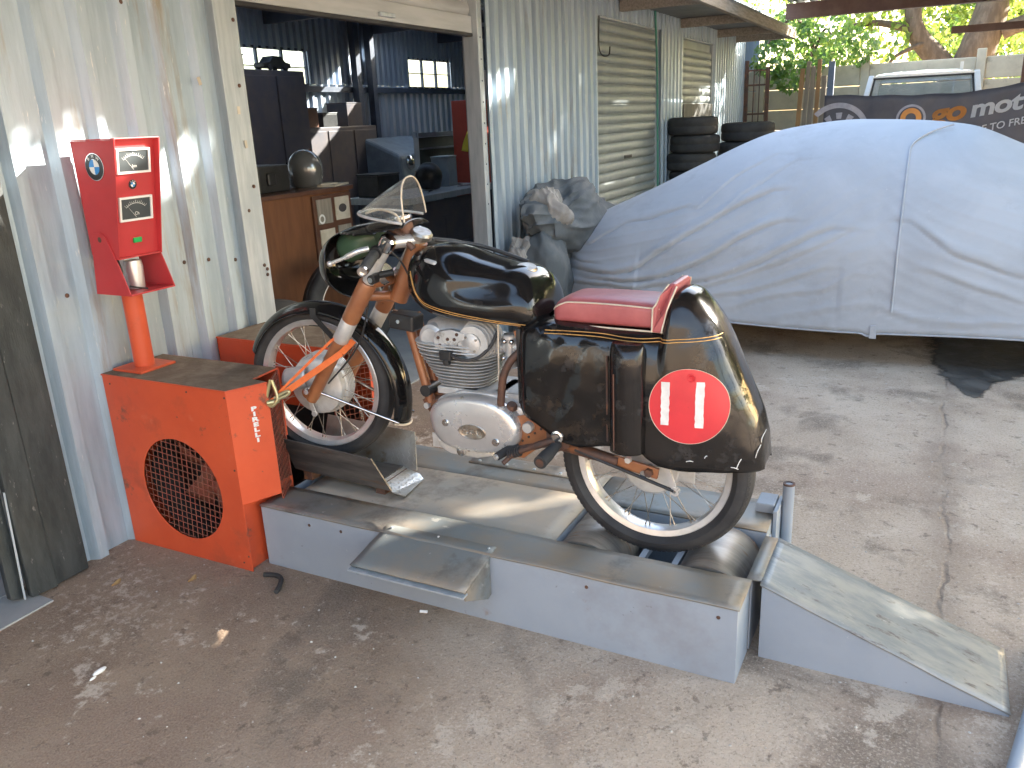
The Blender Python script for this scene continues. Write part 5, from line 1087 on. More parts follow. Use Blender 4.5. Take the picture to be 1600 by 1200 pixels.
# bars
def bar_side(s, base, end):
    b_, e_ = Vector(base), Vector(end)
    g = MB().tube([b_, e_], .0115, 14).build('handlebar', 'chrome', bk, smooth=50)
    MB().tube([b_.lerp(e_, .22), b_.lerp(e_, .25), b_.lerp(e_, .95)], [.016, .0175, .0175], 16).build('grip', 'grip', g, smooth=50)
    d = (e_ - b_).normalized(); MB().lathe([(.010, .0), (.016, .0), (.016, .012), (.010, .012), (.009, -.03)], e_ - d * .004, d, 18).build('bar_end', 'chrome', g, smooth=30)
    MB().tube([b_.lerp(e_, .06), b_.lerp(e_, .18)], .021, 14).build('lever_clamp', 'blackm', g, smooth=40)
    return g
g1 = bar_side(-1, (.488, .185, 1.150), (.549, .02, 1.113)); g2 = bar_side(1, (.488, .41, 1.150), (.56, .575, 1.113))
MB().tube(bez([(.495, .13, 1.163), (.47, .105, 1.157), (.425, .09, 1.137), (.378, .08, 1.120)], 14), [.009]*8 + [.006]*(len(bez([(0,0,0),(1,0,0),(2,0,0),(3,0,0)], 14)) - 8), 10).ball((.376, .08, 1.119), .0095, 12, 8).build('lever', 'polish', g1, smooth=60)
MB().tube(bez([(.495, .455, 1.163), (.47, .49, 1.155), (.44, .515, 1.14), (.40, .53, 1.125)], 14), .006, 10).ball((.398, .53, 1.124), .0095, 12, 8).build('lever', 'polish', g2, smooth=60)
MB().tube(bez([(.49, .14, 1.14), (.42, .2, 1.06), (.40, .22, .95), (.33, .23, .80), (.20, .21, .66)], 30), .0035, 6).tube(bez([(.52, .2, 1.15), (.55, .23, 1.1), (.60, .24, .98)], 14), .0035, 6).build('control_cable', 'rubber', bk, smooth=60)
# instruments
MB().lathe([(.0001, -.05), (.026, -.05), (.031, .0), (.033, .028), (.028, .032), (.0001, .03)], (.530, .285, 1.212), (-.2, -.1, 1), 24).build('rev_counter', 'rust', bk, smooth=40)
MB().lathe([(.028, .026), (.034, .026), (.035, .034), (.030, .036)], (.530, .285, 1.212), (-.2, -.1, 1), 24).build('rev_counter_bezel', 'chrome', bk, smooth=40)
MB().lathe([(.0001, .012), (.030, .012), (.037, .004), (.037, -.01), (.02, -.016), (.0001, -.016)], (.588, .297, 1.188), (.45, -.15, 1), 24).build('damper_knob', 'spoke', bk, smooth=40)
MB().tube(bez([(.50, .25, 1.21), (.535, .25, 1.195), (.56, .25, 1.17), (.58, .255, 1.145)], 12), .011, 8).build('instrument_bracket', 'rust', bk, smooth=50)
MB().tube([(.275, .297, 1.130), (.28, .297, 1.132), (.40, .297, 1.176), (.42, .297, 1.18)], [.046, .05, .047, .03], 26).build('oil_breather_can', 'greenpaint', bk, smooth=40)
MB().lathe([(.0001, 0), (.03, 0), (.042, .004), (.044, 0)], (.272, .297, 1.129), (-.94, 0, -.33), 24).build('can_end', 'greenpaint', bk, smooth=40)
# nose fairing
def nose(u, v):
    # u 0..1 from tip to rear edge, v around
    ang = v * 2 * math.pi; k = math.sin(u * math.pi / 2) ** .8; dx = 1 - (1 - (1 - (1 - u) ** 1.0) ** 2.4) ** (1 / 2.4) if False else None
    t = u ** 1.6; r = (1 - (1 - t) ** 2.4) ** (1 / 2.4)
    x = .203 + .36 * t; cy, sz = math.cos(ang), math.sin(ang)
    sgn = lambda q: math.copysign(abs(q) ** .85, q)
    y = .165 * r * sgn(cy); z = 1.085 + (.150 if sz > 0 else .135) * r * sgn(sz)
    yaw = ST * .8; X = x - .5; return Vector((.5 + X * math.cos(yaw) - y * math.sin(yaw) * 1, BC + y * math.cos(yaw) + X * math.sin(yaw), z))
mb = MB().grid(nose, 44, 96); keep = []
for f in mb.f:
    c = sum((mb.v[i] for i in f), Vector()) / 4
    edge = .285 + .05 * max(0, (1.05 - c.z) / .08)
    op_ = c.x > edge and c.z < 1.196 + .02 * max(0, (c.x - .45) / .1) and abs(c.y - BC) > .03
    low = c.x > .345 and c.z < 1.1
    if not (op_ or low) and not (c.z < 1.0 and c.x > .33): keep.append(f)
mb.f = keep; mb.build('nose_fairing', 'black', bk, smooth=60, solid=.003)
# windscreen
NB, FB_ = Vector((.604, .165, 1.238)), Vector((.512, .432, 1.238)); TIP = Vector((.372, .275, 1.262)); TOP = Vector((.560, .290, 1.372))
def arc3(a, m, b, t):
    # smooth rounded arc through m at t=.5
    mid = (a + b) / 2; h = m - mid; s = math.sin(t * math.pi); c = math.cos(t * math.pi)
    return mid + (a - mid) * math.copysign(abs(c) ** .8, c) + h * s ** .8
def screen(u, v):
    b_ = arc3(NB, TIP, FB_, v); t_ = arc3(NB + Vector((.012, 0, .004)), TOP, FB_ + Vector((.012, 0, .004)), v); p = b_.lerp(t_, u)
    return p + Vector((-.003, 0, .003)) * math.sin(u * math.pi) * math.sin(v * math.pi)
ws = MB().grid(screen, 16, 40).build('windscreen', 'acrylic', bk, smooth=60, solid=.0025)
MB().tube([screen(1, i / 40) for i in range(41)], .0028, 6).build('screen_edge', 'piping', ws, smooth=60)
MB().tube([screen(0, i / 40) for i in range(41)], .005, 8).build('screen_beading', 'alloy', ws, smooth=60)
MB().tube(bez([(.43, .22, 1.262), (.49, .215, 1.275), (.545, .22, 1.26), (.555, .235, 1.225)], 12), .004, 6).build('screen_stay', 'piping', ws, smooth=60)
# tank
TZT = [(.555, 1.075), (.562, 1.105), (.58, 1.135), (.62, 1.152), (.663, 1.160), (.734, 1.152), (.826, 1.126), (.916, 1.106), (.972, 1.100), (1.01, 1.082), (1.036, 1.048), (1.052, 1.0), (1.058, .965)]
TZB = [(.555, 1.045), (.562, 1.015), (.58, .985), (.628, .952), (.70, .930), (.80, .924), (.93, .920), (1.01, .920), (1.036, .924), (1.052, .934), (1.058, .950)]
THW = [(.555, .018), (.562, .055), (.58, .088), (.62, .122), (.68, .150), (.76, .160), (.86, .155), (.95, .148), (1.01, .138), (1.036, .120), (1.052, .085), (1.058, .04)]
TP = 2.7
def tank_sec(x):
    zt, zb, h = spline(TZT, x), spline(TZB, x), spline(THW, x); zm = zb + .40 * (zt - zb); return zt, zb, h, zm
def tank(u, v):
    s = .5 - .5 * math.cos(u * math.pi); x = .555 + .503 * (.55 * s + .45 * u); zt, zb, h, zm = tank_sec(x); a = v * 2 * math.pi - math.pi / 2
    c, s_ = math.cos(a), math.sin(a); y = h * math.copysign(abs(c) ** (2 / TP), c); e = math.copysign(abs(s_) ** (2 / (TP if s_ < 0 else 2.15)), s_)
    z = zm + (zt - zm if s_ > 0 else zm - zb) * e
    # knee hollow along the upper flank
    kn_ = math.exp(-((x - .90) / .13) ** 2) * math.exp(-((z - 1.045) / .035) ** 2); y *= 1 - .13 * kn_
    fr_ = math.exp(-((x - .63) / .06) ** 2) * math.exp(-((z - 1.03) / .03) ** 2); y *= 1 + .05 * fr_
    return Vector((x, BC + y, z))
def tank_y(x, z):
    zt, zb, h, zm = tank_sec(x)
    if z < zm: q = min(.999, (zm - z) / (zm - zb)); c = (1 - q ** TP) ** (1 / TP)
    else:
        q = min(.999, (z - zm) / (zt - zm)); s_ = q ** (2.15 / 2); c = math.sqrt(max(0, 1 - s_ * s_)) ** (2 / TP)
    y = h * c; y *= 1 - .13 * math.exp(-((x - .90) / .13) ** 2) * math.exp(-((z - 1.045) / .035) ** 2); y *= 1 + .05 * math.exp(-((x - .63) / .06) ** 2) * math.exp(-((z - 1.03) / .03) ** 2)
    return BC - y
tk_ = MB().grid(tank, 70, 72).build('fuel_tank', 'black', bk, smooth=60)
SL = bez([(.604, 0, 1.085), (.625, 0, 1.055), (.66, 0, 1.005), (.70, 0, .988), (.80, 0, .968), (.92, 0, .951), (1.032, 0, .938)], 60)
for dz in (0, -.008): 
    for s in (0, 1): MB().tube([Vector((p.x, (tank_y(p.x, p.z + dz) - .0008) if s == 0 else 2*BC - tank_y(p.x, p.z + dz) + .0008, p.z + dz)) for p in SL], .0013, 6).build('pinstripe', 'gold', tk_, smooth=60)
MB().lathe([(.0001, .012), (.03, .012), (.034, .006), (.034, 0)], (.972, .285, 1.088), (.18, -.15, 1), 24).build('filler_cap', 'spoke', tk_, smooth=40)
MB().tube(bez([(.65, .205, 1.118), (.68, .185, 1.12), (.715, .178, 1.113)], 10), [.006, .009, .009, .009, .009, .009, .009, .009, .009, .009, .006][:len(bez([(0,0,0),(1,0,0),(2,0,0)], 10))], 8).build('bare_metal_scar', 'alloy', tk_, smooth=60)
MB().tube(bez([(.60, .36, 1.16), (.75, .395, 1.14), (.93, .385, 1.095)], 12), .007, 8).build('tank_strap', 'blacksteel', tk_, smooth=60)
# tail and side fairing
CZT = [(.995, .952), (1.10, .956), (1.28, .946), (1.40, .948), (1.428, .949), (1.434, .958), (1.444, 1.008), (1.458, 1.054), (1.484, 1.060), (1.512, 1.050), (1.545, 1.014), (1.573, .975), (1.600, .924), (1.629, .860), (1.661, .788), (1.694, .714), (1.712, .658), (1.718, .60), (1.720, .57)]
CZB = [(.995, .690), (1.01, .668), (1.06, .644), (1.124, .600), (1.20, .588), (1.28, .604), (1.38, .606), (1.40, .585), (1.44, .560), (1.50, .552), (1.60, .556), (1.68, .556), (1.71, .556), (1.720, .556)]
CHW = [(.995, .135), (1.02, .155), (1.10, .162), (1.28, .160), (1.40, .155), (1.50, .145), (1.58, .132), (1.65, .110), (1.69, .090), (1.710, .070), (1.720, .05)]
def cp_(x): return interp([(1.0, 5.5), (1.38, 5.5), (1.48, 3.3), (1.72, 3.0)], x)
def cowl_y(x, z):
    zt, zb, h, p = interp(CZT, x), interp(CZB, x), spline(CHW, x), cp_(x); q = max(0, min(.9995, (z - zb) / (zt - zb))); return BC - h * (1 - q ** p) ** (1 / p)
XS = [.995 + .43 * i / 40 for i in range(40)] + [1.425 + .295 * (1 - (1 - i / 60) ** 1.7) for i in range(61)]
def cowl(u, v):
    x = XS[min(len(XS) - 1, int(round(u * (len(XS) - 1))))]; zt, zb, h, p = interp(CZT, x), interp(CZB, x), spline(CHW, x), cp_(x); t = v * 2 - 1; a = abs(t)
    th = (1 - a) * math.pi / 2; c, s_ = max(0, math.cos(th)) ** (2 / p), max(0, math.sin(th)) ** (2 / p)
    # near the hem the points are spread evenly
    if a > .55: q = (1 - a) / .45; s0 = math.sin(.45 * math.pi / 2) ** (2 / p); s_ = s0 * q; c = (1 - s_ ** p) ** (1 / p)
    z = zb + (zt - zb) * s_; y = h * c
    d = .006 * nz3(x * 9, z * 9, 3 + (t > 0)) + .003 * nz3(x * 22, z * 22, 7)
    d -= .010 * math.exp(-((x - 1.13 - .35 * (z - .72)) / .035) ** 2) * (1 if .62 < z < .86 else 0) * math.sin(max(0, min(1, (z - .62) / .24)) * math.pi)
    return Vector((x, BC + math.copysign(y + (d if a > .2 else 0), t if t else 1), z))
cw = MB().grid(cowl, len(XS) - 1, 72).build('tail_fairing', 'blackdent', bk, smooth=60, solid=.003)
def onc(pts, off=.0012): return [Vector((x, cowl_y(x, z) - off, z)) for x, z in pts]
for dz in (0, -.008):
    MB().tube(onc([(p.x, p.z + dz) for p in bez([(1.085, 0, .935), (1.15, 0, .936), (1.25, 0, .935), (1.33, 0, .930), (1.40, 0, .930), (1.48, 0, .936), (1.54, 0, .940), (1.588, 0, .943)], 70)], .0045), .0013, 6).build('pinstripe', 'gold', cw, smooth=60)
DC = (1.522, .749); DR = .1085
dm = MB(); rings = []
for k in range(7):
    rr = DR * k / 6 if k else .0005; rings.append([Vector((DC[0] + rr*math.cos(2*math.pi*i/64), 0, DC[1] + rr*math.sin(2*math.pi*i/64))) for i in range(64)])
rings = [[Vector((p.x, cowl_y(p.x, p.z) - .0065, p.z)) for p in r] for r in rings]; dm.loft(rings, True, False)
disc = dm.build('number_disc', 'numred', cw, smooth=60)
MB().tube([p + Vector((0, -.0004, 0)) for p in rings[-1]], .0008, 6, closed=True).build('disc_outline', 'piping', disc, smooth=60)
for (x0, z0, z1) in ((1.459, .692, .818), (1.553, .690, .822)):
    n = 14; rr_ = random.Random(int(x0 * 1000)); vs = []
    for i in range(n + 1):
        z = z0 + (z1 - z0) * i / n
        for s in (-1, 1): x = x0 + s * .0115 + rr_.uniform(-.0012, .0012); vs.append((x, cowl_y(x, z) - .0076, z))
    MB().add(vs, [(2*i, 2*i+1, 2*i+3, 2*i+2) for i in range(n)]).build('numeral_one', 'white', disc)
MB().lathe([(.012, -.0), (.0125, -.002), (.010, -.002), (.009, 0), (.006, 0), (.005, -.003), (.0001, -.003)], (1.527, cowl_y(1.527, .832) - .0072, .832), (0, 1, 0), 18).build('quick_fastener', 'numred', disc, smooth=40)
# rounded vertical bulge
def bul(u, v):
    a = math.pi * (u * 1.0); z = .600 + .325 * v; k = 1 if v < .82 else math.sqrt(max(0, 1 - ((v - .82) / .18) ** 2)); return Vector((1.350 - .050 * math.cos(a) * (.85 + .15 * k), .141 - .046 * math.sin(a) ** .8 * k, z))
MB().grid(bul, 24, 40).build('side_bulge', 'blackdent', cw, smooth=60, solid=.003)
MB().tube([(1.288, .137, z) for z in (.62, .75, .88)], .003, 6).tube([(1.322, .098, z) for z in (.61, .72, .84)], .0022, 6).build('weld_seam', 'rust', cw, smooth=60)
MB().mm(.985, 1.0, .165, .43, .69, .93).build('front_bulkhead', 'blackm', cw, bevel=.004)
crk = MB()
for (x, z, l, a) in [(1.655, .572, .03, 1.2), (1.64, .575, .02, -.3), (1.52, .585, .02, .1), (1.57, .60, .01, .8), (1.70, .60, .035, 1.3), (1.71, .64, .02, 1.45)]:
    y = cowl_y(x, z) - .005; crk.tube(bez([(x, y, z), (x + l*.5*math.cos(a), y, z + l*.5*math.sin(a) + .003), (x + l*math.cos(a), cowl_y(min(1.73, x + l*math.cos(a)), z + l*math.sin(a)) - .005, z + l*math.sin(a))], 6), .0013, 5)
crk.build('paint_chips', 'white', cw)
# seat
def seatf(u, v):
    x = 1.088 + .335 * u; a = v * 2 * math.pi; c, s = math.cos(a), math.sin(a); e = min(1, u / .06) ** .5 if u < .06 else 1; h = (.088 + .014 * u) * (.82 + .18 * e); t = .946 + (.048 + .027 * min(1, u / .15) ** .6 + .004 * math.sin(u * 3.14)) * 1.0
    y = h * math.copysign(abs(c) ** .42, c); z = (.946 + t) / 2 + (t - .946) / 2 * math.copysign(abs(s) ** .42, s) + (.006 * (1 - (y / h) ** 2) if s > 0 else 0)
    return Vector((x, BC + y, z))
se = MB().loft([[seatf(i / 30, j / 48) for j in range(48)] for i in range(31)]).build('seat', 'red', bk, smooth=50)
def seat_edge(u): h = (.088 + .014 * u) * (.82 + .18 * (min(1, u / .06) ** .5)); t = .946 + .048 + .027 * min(1, u / .15) ** .6 + .004 * math.sin(u * 3.14); return h, t
for s in (-1, 1):
    MB().tube([Vector((1.088 + .335*u, BC + s*(seat_edge(u)[0] - .001), seat_edge(u)[1] - .010)) for u in [i/30 for i in range(31)]], .0026, 6).tube([Vector((1.088 + .36*u, BC + s*(seat_edge(min(1, u))[0] + .001), .9455)) for u in [i/20 for i in range(21)]], .0026, 6).build('piping', 'piping', se, smooth=60)
MB().tube([Vector((1.090, BC + .088*(k/10 - .5)*1.7, .966 + .012*(1 - (k/5 - 1)**2))) for k in range(11)], .0022, 6).build('piping', 'piping', se, smooth=60)
bp_ = [(1.402, .945), (1.432, .944), (1.446, 1.010), (1.464, 1.072), (1.454, 1.080), (1.437, 1.076), (1.424, 1.048), (1.412, 1.024), (1.404, 1.014)]
def hump_hw(z): return interp([(.95, .112), (1.01, .112), (1.05, .098), (1.083, .062)], z)
sb = MB().loft([[Vector((x, BC + s_ * hump_hw(z), z)) for x, z in bp_] for s_ in (-1, -.8, -.4, 0, .4, .8, 1)]).build('seat_hump', 'red', bk, bevel=.006)
for s in (-1, 1):
    for pts in ([(1.404, .946), (1.406, 1.014), (1.414, 1.025), (1.425, 1.049), (1.439, 1.076)], [(1.432, .946), (1.446, 1.010), (1.463, 1.072)]):
        MB().tube([Vector((x, BC + s*(hump_hw(z) - .0005), z)) for x, z in pts], .0026, 6).build('piping', 'piping', sb, smooth=60)
# frame
for y in (.272, .328): MB().cyl((.520, y, .915), (.592, y, .615), .0165, 18).build('down_tube', 'copper', bk, smooth=50)
MB().tube([(.583, .253, .66), (.583, .347, .66)], .021, 12).build('tube_clip', 'blackm', bk, smooth=50)
MB().tube(bez([(.60, .385, .83), (.585, .42, .76), (.60, .43, .68), (.655, .42, .63)], 20), .018, 14).build('exhaust_pipe', 'copper', bk, smooth=50)
MB().prism([(.560, .625), (.615, .628), (.655, .60), (.63, .56), (.585, .585)], 'xz', .262, .338).build('engine_mount', 'rust', bk, bevel=.004); MB().lathe([(.0001, -.012), (.011, -.012), (.011, 0)], (.585, .262, .608), (0, 1, 0), 12).build('mount_bolt', 'alloy', bk)
MB().prism([(.962, .915), (1.03, .925), (1.015, .885), (.998, .838), (.985, .842)], 'xz', .196, .202).build('frame_gusset', 'copper', bk, bevel=.001)
for (x, z) in ((.987, .893), (1.002, .90), (.995, .868)): MB().cyl((x, .194, z), (x, .196, z), .0045, 10).build('gusset_hole', 'blackm', bk)
MB().tube([(.60, .297, 1.05), (.85, .297, .93), (1.02, .297, .90), (1.10, .297, .74), (1.08, .297, .60)], .016, 12).build('main_tube', 'copper', bk, smooth=50)
MB().prism([(.965, .640), (1.02, .655), (1.085, .60), (1.06, .56), (.985, .50), (.89, .50), (.91, .53)], 'xz', .186, .192).build('rear_engine_plate', 'copper', bk, bevel=.001)
for k in range(6): MB().cyl((.94 + .022*k, .184, .528 + .016*k), (.94 + .022*k, .186, .528 + .016*k), .004, 10).build('plate_hole', 'blackm', bk)
MB().lathe([(.0001, -.02), (.016, -.02), (.018, -.016), (.018, 0)], (1.01, .186, .612), (0, 1, 0), 18).build('pivot_bolt', 'alloy', bk, smooth=40)
# headlamp-less front: black coil box under the tank nose
hb_ = MB().box((.530, .252, .905), (.10, .07, .055), (0, R(6), 0)).build('coil_box', 'blackm', bk, bevel=.008); MB().lathe([(.0001, -.008), (.007, -.008), (.007, 0)], (.525, .217, .91), (0, 1, 0), 10).build('coil_screw', 'chrome', hb_); MB().cyl((.478, .25, .925), (.488, .25, .92), .02, 14).build('coil_cap', 'chrome', hb_, smooth=40)
# ---- engine
eng = MB().prism([(.635, .60), (.67, .665), (.76, .70), (.90, .70), (.985, .66), (1.0, .58), (.95, .52), (.86, .495), (.70, .495), (.65, .53)], 'xz', .198, .40).build('crankcase', 'alloy', bk, bevel=.01)
CV = bez([(.652, 0, .622), (.672, 0, .655), (.72, 0, .682), (.80, 0, .694), (.885, 0, .690), (.945, 0, .664), (.980, 0, .615), (.978, 0, .562), (.940, 0, .527), (.87, 0, .508), (.77, 0, .504), (.70, 0, .520), (.662, 0, .562), (.652, 0, .622)], 78)[:-1]
cc_ = Vector((.815, 0, .600))
def cring(y, k): return [Vector((cc_.x + (p.x - cc_.x)*k, y, cc_.z + (p.z - cc_.z)*k)) for p in CV]
cov_ = MB().loft([cring(.200, 1.0), cring(.176, 1.0), cring(.166, .985), cring(.158, .955), cring(.153, .90), cring(.1505, .80), cring(.149, .4), cring(.149, .02)], True, False).build('clutch_cover', 'polish', eng, smooth=50)
MB().lathe([(.055, .0), (.055, -.045), (.047, -.058), (.0001, -.062)], (.925, .235, .612), (0, 1, 0), 32).build('sprocket_cover', 'polish', eng, smooth=40)
ov = MB().lathe([(.0001, -.0025), (.043, -.0025), (.047, -.004), (.050, -.003), (.050, .001)], (0, 0, 0), (0, 1, 0), 40); ov.v = [Vector((.822 + v.x*1.0, .1485 + v.y, .581 + v.z*.50)) for v in ov.v]; ovo = ov.build('oval_badge', 'spoke', eng, smooth=30)
v_, f_ = text('DUCATI', .020, extrude=.0012, bold=.0004); MB().add(v_, f_, frame3((.822, .1452, .5805), (1, 0, 0), (0, 0, 1))).build('badge_lettering', 'chrome', ovo)
for (x, z, r) in [(.722, .600, .0125), (.905, .556, .013)]: MB().lathe([(.0001, -.006), (r*.4, -.006), (r*.5, -.003), (r*.85, -.003), (r, -.001), (r, .003)], (x, .1485, z), (0, 1, 0), 18).build('cover_plug', 'chrome', eng, smooth=30)
for (x, z) in [(.785, .688), (.90, .674), (.955, .60), (.945, .55), (.67, .60), (.70, .533), (.80, .510), (.88, .517)]: MB().lathe([(.0001, -.004), (.0045, -.004), (.0055, -.002), (.0055, .004)], (x, .160, z), (0, 1, 0), 10).build('cover_screw', 'spoke', eng)
MB().lathe([(.0001, .012), (.014, .012), (.017, .006), (.018, -.004)], (.948, .19, .668), (.3, -.3, 1), 18).build('oil_filler_cap', 'rust', eng, smooth=40)
MB().prism([(.645, .515), (.86, .495), (.86, .478), (.80, .462), (.70, .464), (.655, .482)], 'xz', .205, .39).build('sump', 'alloy', eng, bevel=.008); MB().lathe([(.0001, -.012), (.007, -.012), (.015, -.010), (.017, 0)], (.745, .205, .482), (0, 1, 0), 18).build('drain_plug', 'chrome', eng, smooth=30)
for k in range(3): MB().mm(.628, .66, .21 + .02*k, .214 + .02*k, .48, .53).build('sump_fin', 'alloy', eng)
CX = .735
def fin_ring(z, a, b, p=3.2, n=44): 
    return [Vector((CX + a*math.copysign(abs(math.cos(2*math.pi*i/n))**(2/p), math.cos(2*math.pi*i/n)) - .10*(z - .75), BC + b*math.copysign(abs(math.sin(2*math.pi*i/n))**(2/p), math.sin(2*math.pi*i/n)), z)) for i in range(n)]
MB().loft([fin_ring(.66, .066, .066, 2.4), fin_ring(.83, .075, .072, 2.4)]).build('barrel', 'alloy', eng, smooth=40); MB().mm(CX - .075, CX + .075, BC - .085, BC + .085, .675, .70).build('barrel_base', 'alloy', eng, bevel=.004)
for k in range(10):
    z = .706 + k * .0118; a = .090 + .0062 * k; b = .088 + .0036 * k
    MB().loft([fin_ring(z, a, b), fin_ring(z + .0015, a + .0015, b + .0015), fin_ring(z + .003, a, b)]).build('barrel_fin', 'alloy', eng, smooth=30)
for k in range(3):
    z = .826 + k * .0105; a = .150 + .003 * k
    MB().loft([fin_ring(z, a, .118), fin_ring(z + .002, a + .0015, .1195), fin_ring(z + .0045, a, .118)]).build('head_fin', 'alloy', eng, smooth=30)
hd = MB().loft([fin_ring(.856, .130, .10, 2.8), fin_ring(.875, .130, .095, 2.6), fin_ring(.905, .115, .08, 2.5), fin_ring(.925, .07, .05, 2.3)]).build('cylinder_head', 'alloy', eng, smooth=50)
MB().lathe([(.0001, -.012), (.034, -.012), (.038, -.008), (.046, -.004), (.049, .004), (.05, .12)], (.652, .215, .862), (0, 1, 0), 28).build('rocker_cover', 'alloy', hd, smooth=40)
for k in range(5): MB().lathe([(.03, 0), (.070 - .004*(4 - k), 0), (.071 - .004*(4 - k), .003), (.070 - .004*(4 - k), .006), (.03, .006)], (.818, .190 + .015*k, .866), (0, 1, 0), 36).build('rocker_fin', 'alloy', hd, smooth=30)
MB().lathe([(.0001, -.006), (.022, -.006), (.026, -.003), (.034, -.002), (.036, .02)], (.812, .190, .862), (0, 1, 0), 24).build('rocker_cover', 'alloy', hd, smooth=40)
for k in range(4): MB().cyl((.812 + .026*math.cos(1.57*k + .6), .183, .862 + .026*math.sin(1.57*k + .6)), (.812 + .026*math.cos(1.57*k + .6), .190, .862 + .026*math.sin(1.57*k + .6)), .004, 8).build('cover_stud', 'spoke', hd)
MB().prism([(.680, .838), (.700, .832), (.725, .845), (.755, .845), (.772, .868), (.790, .872), (.792, .895), (.74, .905), (.69, .895), (.672, .868)], 'xz', .186, .205).build('bevel_drive_plate', 'polish', hd, bevel=.003)
for (x, z) in [(.695, .875), (.73, .872), (.755, .873), (.70, .85), (.765, .89)]: MB().cyl((x, .1835, z), (x, .186, z), .0055, 12).build('plate_screw', 'rust', hd)
MB().box((.728, .178, .822), (.042, .03, .032)).box((.73, .172, .80), (.02, .02, .02)).build('contact_breaker', 'blackm', hd, bevel=.004); MB().tube(bez([(.75, .172, .825), (.79, .165, .815), (.84, .175, .822), (.875, .2, .855), (.89, .23, .90)], 24), .0055, 8).build('ignition_lead', 'rubber', hd, smooth=60)
MB().cyl((.895, .225, .93), (.895, .205, .66), .003, 8).build('throttle_cable', 'piping', eng, smooth=50)
cb_ = MB().cyl((.925, .25, .79), (.925, .25, .885), .021, 20).ball((.928, .248, .80), (.03, .03, .024)).cyl((.87, .26, .845), (.99, .255, .85), .024, 20).build('carburettor', 'polish', bk, smooth=40)
for (x, z) in ((.91, .815), (.945, .815), (.915, .87), (.94, .87), (.96, .835)): MB().ball((x, .225, z), .009, 10, 8).build('carburettor_screw', 'chrome', cb_, smooth=60)
MB().lathe([(.022, 0), (.026, .004), (.026, .014), (.022, .018)], (.925, .25, .872), (0, 0, 1), 20).build('carburettor_cap', 'alloy', cb_, smooth=30)
MB().tube(bez([(.918, .172, .668), (.925, .170, .72), (.935, .170, .775), (.962, .178, .828), (1.005, .20, .868)], 28), .0125, 14).build('breather_pipe', 'rust', bk, smooth=60); MB().lathe([(.018, 0), (.018, .012), (.014, .016)], (.917, .172, .660), (.05, 0, 1), 18).build('breather_union', 'polish', bk, smooth=40)
MB().prism([(.86, .70), (.97, .70), (1.0, .66), (1.0, .63), (.86, .66)], 'xz', .22, .37).build('gearbox_top', 'alloy', eng, bevel=.008)
# ---- footrest, gear lever, swinging arm
pg = MB().tube([(1.125, .17, .586), (1.120, .075, .574), (1.118, .028, .568)], [.012, .020, .0205], 18).build('footrest', 'rubberdust', bk, smooth=50); MB().cyl((1.118, .029, .568), (1.1178, .025, .5677), .013, 14).build('footrest_end', 'rust', pg, smooth=40)
gl = MB().tube(bez([(1.12, .135, .60), (1.06, .13, .575), (1.0, .125, .548), (.972, .12, .530)], 14), [.012]*5 + [.009]*(len(bez([(0,0,0),(1,0,0),(2,0,0),(3,0,0)], 14)) - 5), 10).tube(bez([(1.10, .15, .575), (1.03, .15, .562), (.985, .15, .548)], 10), .008, 8).build('gear_lever', 'rust', bk, smooth=50)
for k in range(5): MB().lathe([(.010, 0), (.0155, .002), (.0155, .006), (.010, .008)], (1.005 - .0085*k, .126, .550 - .0035*k), (-1, 0, -.4), 12).build('rubber_rib', 'rubber', gl, smooth=40)
MB().tube([(.972, .13, .53), (.955, .10, .512)], .008, 8).build('lever_tip', 'rust', gl, smooth=50)
MB().tube([(.965, .18, .545), (.93, .11, .527)], .0135, 14).build('kick_peg', 'rubberdust', bk, smooth=50); MB().cyl((.93, .111, .527), (.926, .103, .525), .009, 12).build('peg_end', 'alloy', bk, smooth=40)
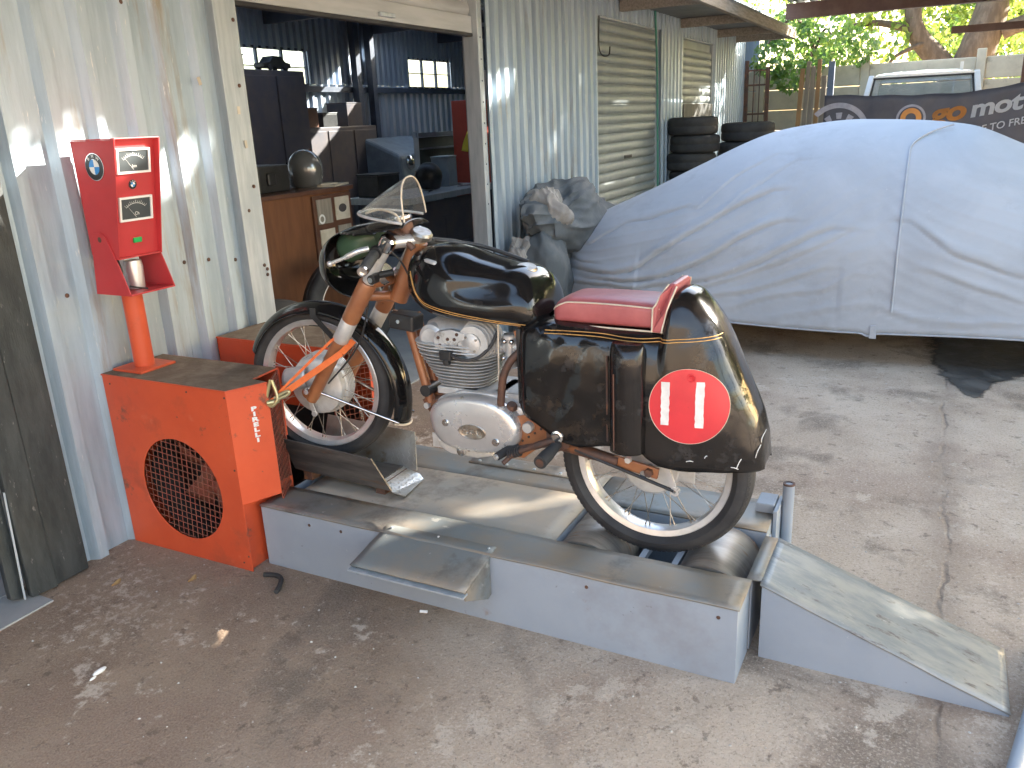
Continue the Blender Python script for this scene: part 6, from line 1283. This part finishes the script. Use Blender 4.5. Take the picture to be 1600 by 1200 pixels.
MB().lathe([(.0001, -.012), (.012, -.012), (.014, -.008), (.020, -.006), (.022, 0)], (1.128, .135, .612), (0, 1, 0), 12).build('splined_shaft', 'chrome', bk)
MB().prism([(1.085, .635), (1.13, .65), (1.165, .615), (1.16, .575), (1.12, .555), (1.085, .58)], 'xz', .146, .156).build('footrest_plate', 'rust', bk, bevel=.003)
for y in (.198, .396):
    sw_ = MB().tube([(1.08, y, .565), (1.16, y, .556), (1.30, y, .532)], [.021, .020, .017], 16).build('swinging_arm', 'rust', bk, smooth=50)
    MB().bar((1.285, y, .535), (1.425, y, .512), .034, .012, (0, 1, 0)).build('axle_plate', 'copper', sw_, bevel=.002); MB().lathe([(.0001, -.012), (.013, -.012), (.015, -.004), (.015, .01)], (1.398, y - .006 if y < BC else y + .006, .515), (0, 1, 0), 6).build('axle_nut', 'rust', sw_)
MB().tube([(1.165, .182, .557), (1.475, .186, .470)], .0055, 8).build('brake_rod', 'blackm', bk, smooth=50)
MB().bar((1.452, .19, .540), (1.478, .19, .470), .016, .007, (0, 1, 0)).lathe([(.008, -.005), (.013, -.005), (.013, .005), (.008, .005)], (1.452, .19, .543), (0, 1, 0), 18).lathe([(.005, -.006), (.014, -.006), (.014, .006), (.005, .006)], (1.478, .19, .468), (0, 1, 0), 18).build('rear_brake_arm', 'polish', bk, smooth=40)
MB().ball((1.345, .205, .578), (.022, .02, .016)).build('damper_rubber', 'numred', bk, smooth=50); MB().cyl((1.30, .21, .572), (1.325, .21, .578), .016, 16).build('damper_sleeve', 'chrome', bk, smooth=40); MB().lathe([(.0001, -.01), (.010, -.01), (.012, 0)], (1.335, .188, .548), (0, 1, 0), 6).build('damper_bolt', 'alloy', bk)
for y in (.205, .39): MB().cyl((1.345, y, .58), (1.30, y, .92), .024, 16).build('rear_damper', 'blackm', bk, smooth=40)
MB().tube([(1.02, .297, .90), (1.25, .297, .93), (1.45, .297, .93)], .014, 10).build('seat_rail', 'copper', bk, smooth=50)
MB().mm(1.40, 1.52, .255, .262, .47, .60).build('chain_guard', 'alloy', bk, bevel=.003)
